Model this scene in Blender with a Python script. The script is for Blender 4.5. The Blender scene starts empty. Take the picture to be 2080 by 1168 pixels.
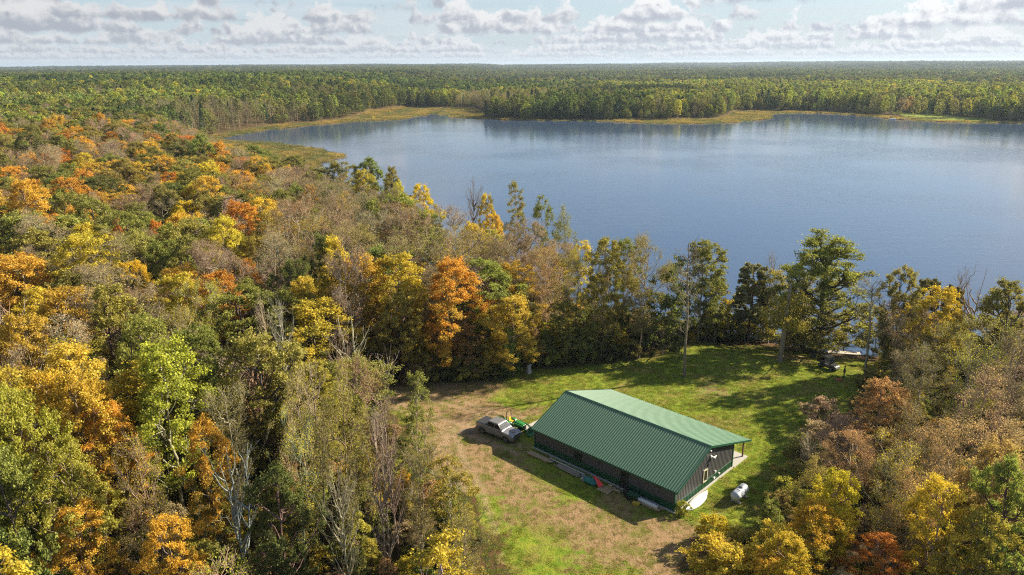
import bpy, bmesh, math, random
import numpy as np
from mathutils import Vector, Matrix

S = bpy.context.scene
COL = S.collection
random.seed(7)
RNG = np.random.default_rng(11)

# ------------------------------------------------------------------ camera
F_PX, PITCH, ROLL, CAM_H = 1483.78, 0.29632, -0.006645, 44.0
_r = np.array([1, 0, 0.]); _f = np.array([0, math.cos(PITCH), -math.sin(PITCH)]); _u = np.array([0, math.sin(PITCH), math.cos(PITCH)])
_c, _s = math.cos(ROLL), math.sin(ROLL)
CR = np.array([_c*_r + _s*_u, -_s*_r + _c*_u, _f])
cam = bpy.data.cameras.new('camera'); cam_o = bpy.data.objects.new('camera', cam); COL.objects.link(cam_o)
m4 = Matrix([[CR[0][i], CR[1][i], -CR[2][i], 0] for i in range(3)] + [[0, 0, 0, 1]])
cam_o.matrix_world = Matrix.Translation((0, 0, CAM_H)) @ m4
cam.sensor_width = 36; cam.lens = 36*F_PX/2080; cam.clip_start = 0.5; cam.clip_end = 60000
S.camera = cam_o

def project(P):
    q = (np.atleast_2d(P) - np.array([0, 0, CAM_H])) @ CR.T
    z = np.maximum(q[:, 2], .1)
    return np.stack([1040 + F_PX*q[:, 0]/z, 584 - F_PX*q[:, 1]/z], 1)

def at(px, py, z=0.0):
    d = np.array([(px-1040)/F_PX, -(py-584)/F_PX, 1]) @ CR
    t = (z - CAM_H)/d[2]
    return np.array([0, 0, CAM_H]) + d*t

# ------------------------------------------------------------------ light
SUN_AZ = math.radians(20)         # from +x towards +y
SUN_EL = math.radians(28.5)
sun_dir = Vector((math.cos(SUN_EL)*math.cos(SUN_AZ), math.cos(SUN_EL)*math.sin(SUN_AZ), math.sin(SUN_EL)))
sl = bpy.data.lights.new('sun', 'SUN'); sl.energy = 5.0; sl.angle = math.radians(.53); sl.color = (1, .89, .70)
so = bpy.data.objects.new('sun', sl); COL.objects.link(so)
so.rotation_euler = sun_dir.to_track_quat('Z', 'Y').to_euler(); so.location = (60, 0, 90)

S.view_settings.view_transform = 'Standard'; S.view_settings.look = 'None'
S.view_settings.exposure = 1.2; S.view_settings.gamma = 1; S.view_settings.use_curve_mapping = False
S.render.engine = 'CYCLES'
S.cycles.max_bounces = 6; S.cycles.diffuse_bounces = 2; S.cycles.glossy_bounces = 3
S.cycles.transmission_bounces = 3; S.cycles.volume_bounces = 0; S.cycles.transparent_max_bounces = 6
S.cycles.caustics_reflective = False; S.cycles.caustics_refractive = False
S.cycles.sample_clamp_direct = 4.0; S.cycles.sample_clamp_indirect = 2.0; S.cycles.filter_width = 1.15
S.cycles.use_denoising = False; S.cycles.denoiser = 'OPENIMAGEDENOISE'
S.cycles.denoising_input_passes = 'RGB_ALBEDO_NORMAL'; S.cycles.denoising_prefilter = 'ACCURATE'

class NT:
    """small helper to write node trees"""
    def __init__(s, tree): s.t = tree; s.n = tree.nodes; s.l = tree.links
    def new(s, kind, **kw):
        n = s.n.new(kind)
        for k, v in kw.items(): setattr(n, k, v)
        return n
    def put(s, sock, v):
        if isinstance(v, bpy.types.NodeSocket): s.l.new(v, sock)
        elif v is not None: sock.default_value = v
    def math(s, op, a, b=None, c=None, clamp=False):
        n = s.new('ShaderNodeMath', operation=op, use_clamp=clamp)
        for i, v in enumerate((a, b, c)):
            if v is not None: s.put(n.inputs[i], v)
        return n.outputs[0]
    def mix(s, f, a, b, blend='MIX'):
        n = s.new('ShaderNodeMix', data_type='RGBA', blend_type=blend)
        s.put(n.inputs[0], f)
        for i, v in ((6, a), (7, b)):
            if isinstance(v, tuple) and len(v) == 3: v = v + (1,)
            s.put(n.inputs[i], v)
        return n.outputs[2]
    def ss(s, x, lo, hi, a=0.0, b=1.0):
        n = s.new('ShaderNodeMapRange', interpolation_type='SMOOTHSTEP')
        for i, v in enumerate((x, lo, hi, a, b)): s.put(n.inputs[i], v)
        return n.outputs[0]
    def noise(s, vec, scale, detail=3, rough=.55, dims='3D', dist=0.0):
        n = s.new('ShaderNodeTexNoise', noise_dimensions=dims)
        if vec is not None: s.put(n.inputs['Vector'], vec)
        n.inputs['Scale'].default_value = scale; n.inputs['Detail'].default_value = detail
        n.inputs['Roughness'].default_value = rough; n.inputs['Distortion'].default_value = dist
        return n.outputs['Fac']
    def comb(s, x, y, z=0.0):
        n = s.new('ShaderNodeCombineXYZ')
        for i, v in enumerate((x, y, z)): s.put(n.inputs[i], v)
        return n.outputs[0]
    def attr(s, name, kind='GEOMETRY'):
        return s.new('ShaderNodeAttribute', attribute_name=name, attribute_type=kind)

# ------------------------------------------------------------------ sky
world = bpy.data.worlds.new('World'); S.world = world; world.use_nodes = True
w = NT(world.node_tree); w.n.clear()
SKY_K = 0.10
geo = w.new('ShaderNodeTexCoord'); sep = w.new('ShaderNodeSeparateXYZ'); w.l.new(geo.outputs['Generated'], sep.inputs[0])
DX, DY, DZ = sep.outputs
sky = w.new('ShaderNodeTexSky', sky_type='NISHITA', sun_disc=False)
sky.sun_elevation = SUN_EL; sky.sun_rotation = math.radians(90) - SUN_AZ
sky.altitude = 400; sky.air_density = 1.0; sky.dust_density = 0.9; sky.ozone_density = 1.2
el = w.math('MULTIPLY', w.math('ARCSINE', DZ), 180/math.pi)
az = w.math('MULTIPLY', w.math('ARCTAN2', DX, DY), 180/math.pi)
K = .455/SKY_K                     # cloud and haze radiance, set against the exposure above
def gray(r, g, b): return (r*K, g*K, b*K, 1)
# clear sky between the clouds, whitened by the haze near the horizon
base = w.mix(w.ss(el, 0.0, 10.0, .78, .08), w.mix(1.0, sky.outputs[0], (.55, .58, .62), 'MULTIPLY'), gray(.56, .665, .77))
# high broken cloud over the rest of the sky
zc = w.math('MAXIMUM', DZ, .03)
plane = w.comb(w.math('DIVIDE', DX, zc), w.math('DIVIDE', DY, zc))
n_hi = w.noise(plane, .55, 5, .55, '2D', .3)
n_sh = w.noise(plane, 1.1, 3, .5, '2D')
a_hi = w.math('MULTIPLY', w.ss(n_hi, .54, .68), w.ss(el, 6.5, 9.5))
c_hi = w.mix(n_sh, gray(.56, .58, .63), gray(.86, .86, .86))
colr = w.mix(w.math('MULTIPLY', a_hi, .85), base, c_hi)
# thin veil low down
veil = w.noise(w.comb(w.math('MULTIPLY', az, .05), w.math('MULTIPLY', el, .9)), 1.0, 4, .6, '2D', .5)
colr = w.mix(w.math('MULTIPLY', w.ss(veil, .40, .62), w.ss(el, 8.0, 2.5, 0, .45)), colr, gray(.70, .735, .79))
# rows of fair weather cumulus seen from the side, farthest first
rows = [(0.22, .30, .66, .8), (0.50, .50, .68, .85), (0.90, .80, .64, .9), (1.45, 1.15, .62, .95), (2.15, 1.5, .57, 1), (3.0, 1.9, .50, 1), (4.1, 2.3, .47, 1), (5.6, 2.9, .50, 1)]
for i, (eb, hh, cov, op) in enumerate(rows):
    y = w.math('DIVIDE', w.math('SUBTRACT', el, eb), hh)
    cover = w.noise(w.comb(w.math('ADD', w.math('MULTIPLY', az, .20/hh), 13.7*i + 5.1), 0.3 + i), 1.0, 2, .5, '2D')
    puff = w.noise(w.comb(w.math('MULTIPLY', az, 1.15/hh), w.math('MULTIPLY', y, 1.25), i*1.7), 1.0, 6, .60, '3D', .2)
    lift = w.ss(az, -34.0, 6.0, .11, -.01)                            # heavier cloud over the left of the view
    dens = w.math('SUBTRACT', w.math('ADD', w.math('ADD', w.math('MULTIPLY', w.math('SUBTRACT', cover, 1-cov), 1.5), w.math('MULTIPLY', w.math('SUBTRACT', puff, .46), .95)), lift), w.math('MULTIPLY', w.math('MAXIMUM', y, 0.0), .30))
    wob = w.math('MULTIPLY', w.math('SUBTRACT', puff, .5), .8)
    alpha = w.math('MULTIPLY', w.ss(dens, -.03, .07), w.ss(w.math('ADD', y, wob), -.10, .16))
    puff2 = w.noise(w.comb(w.math('SUBTRACT', w.math('MULTIPLY', az, 1.15/hh), .22), w.math('SUBTRACT', w.math('MULTIPLY', y, 1.25), .22), i*1.7), 1.0, 4, .55, '3D', .2)
    relief = w.math('MULTIPLY', w.math('SUBTRACT', puff, puff2), -1.5)   # sides turned to the sun are brighter
    lit = w.math('ADD', w.math('ADD', w.math('MULTIPLY', y, .75), relief), .10)
    lit = w.math('SUBTRACT', lit, w.ss(dens, .05, .45, 0, .30))
    body = w.mix(w.ss(lit, -.10, .60), gray(.49, .525, .60), gray(.92, .925, .93))
    side = w.ss(az, -30.0, 30.0, .80, 1.06)
    body = w.mix(1.0, body, w.comb(side, side, side), 'MULTIPLY')
    far = min(.55, .62*math.exp(-eb/1.3))
    body = w.mix(far, body, gray(.64, .68, .745))
    colr = w.mix(w.math('MULTIPLY', alpha, op), colr, body)
# pale haze on the horizon line
colr = w.mix(w.ss(el, 0.0, .8, .6, 0), colr, gray(.63, .69, .76))
bg = w.new('ShaderNodeBackground'); w.l.new(colr, bg.inputs[0]); bg.inputs[1].default_value = SKY_K
wo = w.new('ShaderNodeOutputWorld'); w.l.new(bg.outputs[0], wo.inputs[0])
world.cycles.sampling_method = 'MANUAL'; world.cycles.sample_map_resolution = 512

# ------------------------------------------------------------------ materials
MATS = {}
def pm(name, color, rough=.6, metal=0.0, var=.12, scale=4.0, bump=0.0, bscale=30., spec=.5, coat=0.0):
    """painted / plain material with slight mottling"""
    if name in MATS: return MATS[name]
    m = bpy.data.materials.new(name); m.use_nodes = True
    t = NT(m.node_tree); b = t.n['Principled BSDF']
    tc = t.new('ShaderNodeTexCoord')
    n = t.noise(tc.outputs['Object'], scale, 4, .6)
    lo = tuple(max(0, c*(1-var)) for c in color); hi = tuple(min(1, c*(1+var)) for c in color)
    t.put(b.inputs['Base Color'], t.mix(n, lo, hi))
    t.put(b.inputs['Roughness'], t.math('ADD', t.math('MULTIPLY', n, .15), rough-.07))
    b.inputs['Metallic'].default_value = metal; b.inputs['Specular IOR Level'].default_value = spec
    if coat: b.inputs['Coat Weight'].default_value = coat; b.inputs['Coat Roughness'].default_value = .06
    if bump:
        bp = t.new('ShaderNodeBump'); bp.inputs['Strength'].default_value = bump; bp.inputs['Distance'].default_value = .02
        t.l.new(t.noise(tc.outputs['Object'], bscale, 4, .6), bp.inputs['Height']); t.l.new(bp.outputs[0], b.inputs['Normal'])
    MATS[name] = m
    return m

def foliage_mat(name, trans=.45, needle=False):
    m = bpy.data.materials.new(name); m.use_nodes = True
    t = NT(m.node_tree); t.n.clear()
    out = t.new('ShaderNodeOutputMaterial')
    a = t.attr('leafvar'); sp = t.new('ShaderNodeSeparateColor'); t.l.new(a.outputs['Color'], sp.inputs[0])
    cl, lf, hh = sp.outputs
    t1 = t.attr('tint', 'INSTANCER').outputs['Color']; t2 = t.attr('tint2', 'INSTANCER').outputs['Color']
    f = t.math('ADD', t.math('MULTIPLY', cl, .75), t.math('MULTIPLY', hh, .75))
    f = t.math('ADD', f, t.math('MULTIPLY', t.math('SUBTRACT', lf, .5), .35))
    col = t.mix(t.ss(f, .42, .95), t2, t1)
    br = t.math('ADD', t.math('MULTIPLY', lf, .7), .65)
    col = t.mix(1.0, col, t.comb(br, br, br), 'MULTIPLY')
    d = t.new('ShaderNodeBsdfDiffuse'); t.l.new(col, d.inputs[0])
    tr = t.new('ShaderNodeBsdfTranslucent'); t.l.new(t.mix(.25, col, (.5, .5, .05), 'SOFT_LIGHT'), tr.inputs[0])
    g = t.new('ShaderNodeBsdfGlossy'); g.inputs['Roughness'].default_value = .6; g.inputs[0].default_value = (.9, .95, 1, 1)
    mx = t.new('ShaderNodeMixShader'); mx.inputs[0].default_value = trans; t.l.new(d.outputs[0], mx.inputs[1]); t.l.new(tr.outputs[0], mx.inputs[2])
    m2 = t.new('ShaderNodeMixShader'); m2.inputs[0].default_value = .012; t.l.new(mx.outputs[0], m2.inputs[1]); t.l.new(g.outputs[0], m2.inputs[2])
    t.l.new(m2.outputs[0], out.inputs[0])
    return m
M_LEAF = foliage_mat('leaf'); M_NEEDLE = foliage_mat('needle', .3)

def bark_mat():
    m = bpy.data.materials.new('bark'); m.use_nodes = True
    t = NT(m.node_tree); b = t.n['Principled BSDF']; tc = t.new('ShaderNodeTexCoord')
    mp = t.new('ShaderNodeMapping'); mp.inputs['Scale'].default_value = (6, 6, 1.2); t.l.new(tc.outputs['Object'], mp.inputs[0])
    n = t.noise(mp.outputs[0], 1.5, 5, .65)
    bt = t.attr('bark', 'INSTANCER').outputs['Color']
    k = t.ss(n, .25, .8, .55, 1.35)
    t.put(b.inputs['Base Color'], t.mix(1.0, bt, t.comb(k, k, k), 'MULTIPLY'))
    b.inputs['Roughness'].default_value = .9; b.inputs['Specular IOR Level'].default_value = .2
    return m
M_BARK = bark_mat()

# ------------------------------------------------------------------ object helpers
def link(o): COL.objects.link(o); return o
def setp(o, label=None, cat=None, group=None, kind=None):
    for k, v in (('label', label), ('category', cat), ('group', group), ('kind', kind)):
        if v: o[k] = v
    return o
def empty(name, loc, rz=0.0, label=None, cat=None, group=None, tilt=(0, 0)):
    o = bpy.data.objects.new(name, None); link(o); o.empty_display_size = .5
    o.location = loc; o.rotation_euler = (tilt[0], tilt[1], rz)
    return setp(o, label, cat, group)
def mesh_np(name, V, Fc, mats, midx=None, smooth=False, cattr=None):
    """V (n,3), Fc list/array of faces of equal size"""
    V = np.asarray(V, np.float32); Fc = np.asarray(Fc, np.int32)
    me = bpy.data.meshes.new(name); k = Fc.shape[1]
    me.vertices.add(len(V)); me.vertices.foreach_set('co', V.ravel())
    me.loops.add(Fc.size); me.loops.foreach_set('vertex_index', Fc.ravel())
    me.polygons.add(len(Fc)); me.polygons.foreach_set('loop_start', np.arange(0, Fc.size, k, dtype=np.int32))
    me.polygons.foreach_set('loop_total', np.full(len(Fc), k, np.int32))
    for m in mats: me.materials.append(m)
    if midx is not None: me.polygons.foreach_set('material_index', np.asarray(midx, np.int32))
    me.polygons.foreach_set('use_smooth', np.full(len(Fc), smooth))
    if cattr is not None:
        for nm, arr in cattr.items():
            at_ = me.attributes.new(nm, 'FLOAT_COLOR', 'POINT')
            A = np.ones((len(V), 4), np.float32); A[:, :3] = arr; at_.data.foreach_set('color', A.ravel())
    me.update(calc_edges=True)
    return me
class MB:
    """collects shapes and links them as one mesh object"""
    def __init__(s): s.bm = bmesh.new()
    def box(s, c, size, rot=None, bev=0.0, taper=None):
        g = bmesh.ops.create_cube(s.bm, size=1)['verts']
        for v in g:
            v.co = Vector((v.co.x*size[0], v.co.y*size[1], v.co.z*size[2]))
            if taper and v.co.z > 0: v.co.x *= taper[0]; v.co.y *= taper[1]
        if bev:
            es = list({e for v in g for e in v.link_edges})
            r = bmesh.ops.bevel(s.bm, geom=es, offset=bev, segments=2, affect='EDGES', profile=.6)
            g = list({v for f in r['faces'] for v in f.verts} | {v for v in g if v.is_valid})
        M = Matrix.Translation(c) @ (rot.to_4x4() if rot else Matrix())
        bmesh.ops.transform(s.bm, matrix=M, verts=g); return s
    def rod(s, a, b, r, r2=None, seg=8):
        a, b = Vector(a), Vector(b); d = b - a
        g = bmesh.ops.create_cone(s.bm, cap_ends=True, segments=seg, radius1=r, radius2=r if r2 is None else r2, depth=d.length)['verts']
        q = Vector((0, 0, 1)).rotation_difference(d.normalized())
        bmesh.ops.transform(s.bm, matrix=Matrix.Translation((a+b)/2) @ q.to_matrix().to_4x4(), verts=g); return s
    def pipe(s, pts, r, seg=8):
        for a, b in zip(pts[:-1], pts[1:]): s.rod(a, b, r, seg=seg)
        return s
    def ball(s, c, rad, seg=12):
        g = bmesh.ops.create_uvsphere(s.bm, u_segments=seg, v_segments=max(6, seg//2), radius=1)['verts']
        rad = rad if hasattr(rad, '__len__') else (rad,)*3
        bmesh.ops.transform(s.bm, matrix=Matrix.Translation(c) @ Matrix.Diagonal((*rad, 1)), verts=g); return s
    def prism(s, poly, y0, y1, axis='y'):
        """extrude polygon given in (x,z) from y0 to y1"""
        mk = (lambda p, t: (p[0], t, p[1])) if axis == 'y' else ((lambda p, t: (t, p[0], p[1])) if axis == 'x' else (lambda p, t: (p[0], p[1], t)))
        A = [s.bm.verts.new(mk(p, y0)) for p in poly]; B = [s.bm.verts.new(mk(p, y1)) for p in poly]
        s.bm.faces.new(A); s.bm.faces.new(B[::-1]); n = len(poly)
        for i in range(n): s.bm.faces.new((A[i], B[i], B[(i+1) % n], A[(i+1) % n]))
        return s
    def loft(s, rings, cap=True):
        R = [[s.bm.verts.new(p) for p in ring] for ring in rings]; n = len(rings[0])
        for a, b in zip(R[:-1], R[1:]):
            for i in range(n): s.bm.faces.new((a[i], a[(i+1) % n], b[(i+1) % n], b[i]))
        if cap: s.bm.faces.new(R[0][::-1]); s.bm.faces.new(R[-1])
        return s
    def quad(s, pts): s.bm.faces.new([s.bm.verts.new(p) for p in pts]); return s
    def build(s, name, mat, parent=None, smooth=False, bevel=0.0, bseg=2):
        bmesh.ops.recalc_face_normals(s.bm, faces=s.bm.faces)
        if bevel:
            es = [e for e in s.bm.edges if len(e.link_faces) == 2 and e.calc_face_angle(0) > .5]
            bmesh.ops.bevel(s.bm, geom=es, offset=bevel, segments=bseg, affect='EDGES', profile=.6, clamp_overlap=True)
        me = bpy.data.meshes.new(name); s.bm.to_mesh(me); s.bm.free()
        me.materials.append(mat)
        if smooth:
            me.polygons.foreach_set('use_smooth', [True]*len(me.polygons))
            me.set_sharp_from_angle(angle=math.radians(38))
        o = link(bpy.data.objects.new(name, me)); o.parent = parent
        return o

def dup(root, loc, rz=None, scale=None, **lab):
    """copy of a thing with copies of its parts and sub-parts"""
    r = root.copy(); link(r); r.location = loc
    if rz is not None: r.rotation_euler.z = rz
    if scale is not None: r.scale = scale
    setp(r, **lab)
    for ch in list(root.children):
        c = ch.copy(); link(c); c.parent = r
        for g in list(ch.children):
            d = g.copy(); link(d); d.parent = c
    return r

# ------------------------------------------------------------------ terrain
LAKE_Z = -2.5
LAKE = np.array([(150, 82), (110, 92), (92, 101), (76, 107), (62, 110.5), (54, 112), (46, 117), (38, 122), (30, 127), (18, 133), (5, 143), (-10, 156),
    (-25, 173), (-42, 200), (-57, 235), (-70, 275), (-80, 310), (-92, 345), (-98, 366), (-88, 392), (-114, 430), (-148, 467), (-178, 478), (-193, 487), (-196, 520), (-187, 567), (-174, 590),
    (-161, 612), (-145, 634), (-128, 653), (-104, 663), (-92, 700), (-77, 750), (-64, 727), (-50, 692), (-35, 681), (-5, 660), (26, 645), (60, 640), (88, 628),
    (115, 606), (143, 597), (187, 614), (226, 654), (236, 688), (250, 712), (287, 725), (304, 711), (317, 688), (325, 650), (336, 613), (369, 589),
    (402, 585), (470, 572), (640, 540), (700, 330), (520, 150), (280, 92)], float)
CLEARING = np.array([at(*p)[:2] for p in [(1010, 1290), (985, 1090), (930, 1010), (880, 985), (830, 930), (800, 870), (740, 810), (760, 775), (860, 768), (1010, 762), (1060, 742), (1210, 733),
    (1340, 713), (1420, 688), (1560, 680), (1640, 690), (1700, 697), (1780, 712), (1775, 770), (1740, 830), (1700, 900), (1690, 960), (1640, 1040), (1570, 1080), (1440, 1110), (1420, 1290)]])
MARSH = [np.array([(-96, 335), (-84, 392), (-114, 433), (-148, 471), (-196, 492), (-212, 500), (-205, 465), (-172, 420), (-140, 372), (-112, 335)], float),
         np.array([(-205, 490), (-190, 545), (-180, 580), (-150, 620), (-128, 650), (-90, 650), (-60, 690), (-28, 670), (-22, 720), (-40, 800), (-70, 850), (-115, 840), (-140, 760), (-140, 690), (-165, 640), (-195, 600), (-206, 550)], float),
         np.array([(90, 615), (143, 588), (190, 600), (232, 650), (262, 705), (262, 760), (225, 745), (190, 665), (140, 640), (95, 645)], float),
         np.array([(240, 700), (290, 715), (322, 650), (338, 600), (350, 615), (338, 660), (322, 715), (290, 748), (245, 745)], float)]
FARLAWN = np.array([(338, 600), (368, 586), (392, 590), (396, 680), (362, 720), (346, 660)], float)

def inside(P, poly):
    x, y = P[:, 0], P[:, 1]; r = np.zeros(len(P), bool); j = len(poly)-1
    for i in range(len(poly)):
        xi, yi = poly[i]; xj, yj = poly[j]
        c = ((yi > y) != (yj > y)) & (x < (xj-xi)*(y-yi)/((yj-yi) if yj != yi else 1e-9)+xi)
        r ^= c; j = i
    return r
def pdist(P, poly):
    """signed distance, negative inside"""
    d = np.full(len(P), 1e9)
    for i in range(len(poly)):
        a = poly[i-1]; b = poly[i]; ab = b-a
        t = np.clip(((P-a) @ ab)/(ab @ ab), 0, 1)
        q = P - (a + t[:, None]*ab)
        d = np.minimum(d, np.einsum('ij,ij->i', q, q))
    d = np.sqrt(d); return np.where(inside(P, poly), -d, d)
def sst(x, a, b): t = np.clip((x-a)/(b-a), 0, 1); return t*t*(3-2*t)
_nk = np.random.default_rng(5)
_NW = [(_nk.uniform(0, 6.28), _nk.uniform(0, 6.28), _nk.uniform(.7, 1.4)) for _ in range(9)]
def wav(P, L, o=0):
    """smooth pseudo-noise about -1..1 with feature size L"""
    x, y = P[:, 0]/L*6.28, P[:, 1]/L*6.28; s = 0
    for k in range(5):
        th, ph, fr = _NW[(k+o) % 9]; th = th + o
        s = s + np.sin((x*math.cos(th)+y*math.sin(th))*fr + ph + 1.3*np.sin((-x*math.sin(th)+y*math.cos(th))*fr*.7+ph*2))
    return s/3.2

def ground(P):
    P = np.asarray(P, float).reshape(-1, 2)
    D = pdist(P, LAKE)
    D = D + wav(P, 34, 2)*1.3*(np.abs(D) < 60) + wav(P, 13, 4)*.6*(np.abs(D) < 60)
    mz = np.min([pdist(P, m) for m in MARSH], 0)
    d = np.hypot(P[:, 0], P[:, 1])
    far = (P[:, 1] > 420)
    land = LAKE_Z + .06 + np.where(far, .25*sst(D, 0, 10) + 2.0*sst(D, 8, 50), 2.44*sst(D, -.5, 15))
    land = np.where(mz < 6, LAKE_Z + .18 + (land-LAKE_Z-.18)*sst(mz, -2, 6)*.9, land)
    ridge = 3.5*np.exp(-((P[:, 1]-1180)/230)**2)*sst(-P[:, 0], -60, 260) + sst(d, 5000, 8500)*wav(P, 3300, 7)*9
    rough = sst(D, 15, 60)*(wav(P, 60, 1)*.5*(d > 130) + wav(P, 240, 3)*2.2*sst(d, 200, 800))
    hill = 27*sst(d, 1300, 8200) + sst(d, 1500, 5000)*(wav(P, 2600, 5)*9.0 + wav(P, 1100, 6)*5.0)
    left = 3.5*sst(-P[:, 0], 60, 220)*sst(D, 15, 80)*sst(P[:, 1], 100, 260)
    leftfar = 10*sst(-P[:, 0], 60, 330)*sst(P[:, 1], 560, 900)*sst(D, 10, 120)
    z = np.where(D > -.5, land + rough + hill + left + leftfar + ridge, np.maximum(LAKE_Z - 3.5, LAKE_Z + .06 + (D+.5)*.12))
    clr = pdist(P, CLEARING)
    return np.where((clr < 12) & (D > 0), land*sst(12-clr, 0, 12)+z*(1-sst(12-clr, 0, 12)), z)
def gz(x, y): return float(ground([(x, y)])[0])

def axis_pts(parts):
    out = []
    for a, b, n, g in parts:
        t = np.linspace(0, 1, n, endpoint=False); t = t if g == 1 else (g**t-1)/(g-1)
        out.append(a+(b-a)*t)
    return np.concatenate(out+[[parts[-1][1]]])
xs = axis_pts([(-14000, -420, 44, .02), (-420, -90, 66, 1), (-90, -25, 32, 1), (-25, 65, 240, 1), (65, 130, 32, 1), (130, 430, 60, 1), (430, 14000, 44, 50)])
ys = axis_pts([(-300, 20, 16, .2), (20, 44, 30, 1), (44, 112, 180, 1), (112, 130, 24, 1), (130, 400, 68, 1), (400, 900, 110, 1), (900, 16000, 70, 40)])
GX, GY = np.meshgrid(xs, ys); P2 = np.stack([GX.ravel(), GY.ravel()], 1)
GZ = ground(P2); nx, ny = len(xs), len(ys)
idx = np.arange(nx*ny).reshape(ny, nx)
FQ = np.stack([idx[:-1, :-1], idx[:-1, 1:], idx[1:, 1:], idx[1:, :-1]], -1).reshape(-1, 4)
lawn = sst(-pdist(P2, CLEARING) + wav(P2, 7, 3)*1.1, -.6, 3.6)
farlawn = sst(-pdist(P2, FARLAWN), -4, 4); lawn = np.maximum(lawn, farlawn)
dirt = np.zeros(len(P2))
DIRT = [(850, 790, 9, 1), (930, 845, 8, 1), (890, 900, 8, 1), (960, 915, 5, 1), (1000, 970, 6, .9), (1010, 835, 5.5, .95), (1075, 830, 3.5, .8), (960, 795, 7, .75),
        (1085, 1010, 5, .6), (1180, 1060, 5.5, .75), (1050, 1030, 6, .6), (1260, 1100, 6, .75), (1350, 1105, 6, .95), (1450, 793, 4.5, .5), (1390, 1140, 7, .8), (1130, 1120, 6, .6),
        (900, 960, 6, .8), (1040, 935, 5, .55), (1250, 1030, 5, .5), (1530, 740, 3, .4), (1600, 715, 6, .6), (1150, 745, 6, .35), (1300, 735, 6, .3), (1350, 1045, 3, .4)]
for px, py, r, a in DIRT:
    c = at(px, py); dirt = np.maximum(dirt, a*sst(r*1.25-np.hypot(P2[:, 0]-c[0], P2[:, 1]-c[1]), 0, r))
for px, py, r, a in [(1060, 808, 4.5, .85), (1010, 1140, 5, .95), (1090, 1125, 4, .6), (970, 1030, 3, .6), (1150, 780, 7, .4), (1130, 930, 4, .5)]:
    c = at(px, py); dirt *= 1-a*sst(r*1.3-np.hypot(P2[:, 0]-c[0], P2[:, 1]-c[1]), 0, r)
Dl = pdist(P2, LAKE)
marsh = np.maximum(sst(4-np.min([pdist(P2, m) for m in MARSH], 0), 0, 6), sst(9-Dl, 0, 5)*(P2[:, 1] > 420))
marsh *= (1-farlawn)
zone = np.stack([lawn, dirt, marsh], 1)
# wheel tracks across the yard
rut = np.zeros(len(P2)); nearm = (np.abs(P2[:, 0]-5) < 40) & (P2[:, 1] > 40) & (P2[:, 1] < 115); PN = P2[nearm]; rn = np.zeros(len(PN))
for line in ([(730, 800), (850, 803), (925, 818), (985, 838), (1040, 850), (1085, 858)], [(840, 960), (880, 905), (925, 872), (965, 855), (1000, 846)], [(1005, 1200), (990, 1080), (960, 990), (925, 930), (915, 890), (940, 860)], [(770, 812), (850, 840), (915, 865), (990, 888), (1060, 915)]):
    L_ = np.array([at(*p)[:2] for p in line]); t_ = np.linspace(0, 1, 60); L_ = np.stack([np.interp(t_, np.linspace(0, 1, len(L_)), L_[:, i]) for i in (0, 1)], 1)
    for _ in range(6): L_[1:-1] = (L_[:-2]+L_[1:-1]*2+L_[2:])/4
    T_ = np.gradient(L_, axis=0); T_ /= np.linalg.norm(T_, axis=1, keepdims=True); N_ = np.stack([-T_[:, 1], T_[:, 0]], 1)
    for sd_ in (-.82, .82):
        Q_ = L_+N_*sd_; dd = np.min(np.linalg.norm(PN[:, None]-Q_[None], axis=2), 1); rn = np.maximum(rn, sst(.62-dd, 0, .45))
rut[nearm] = rn; tracks = np.stack([rut, rut, rut], 1)

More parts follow.
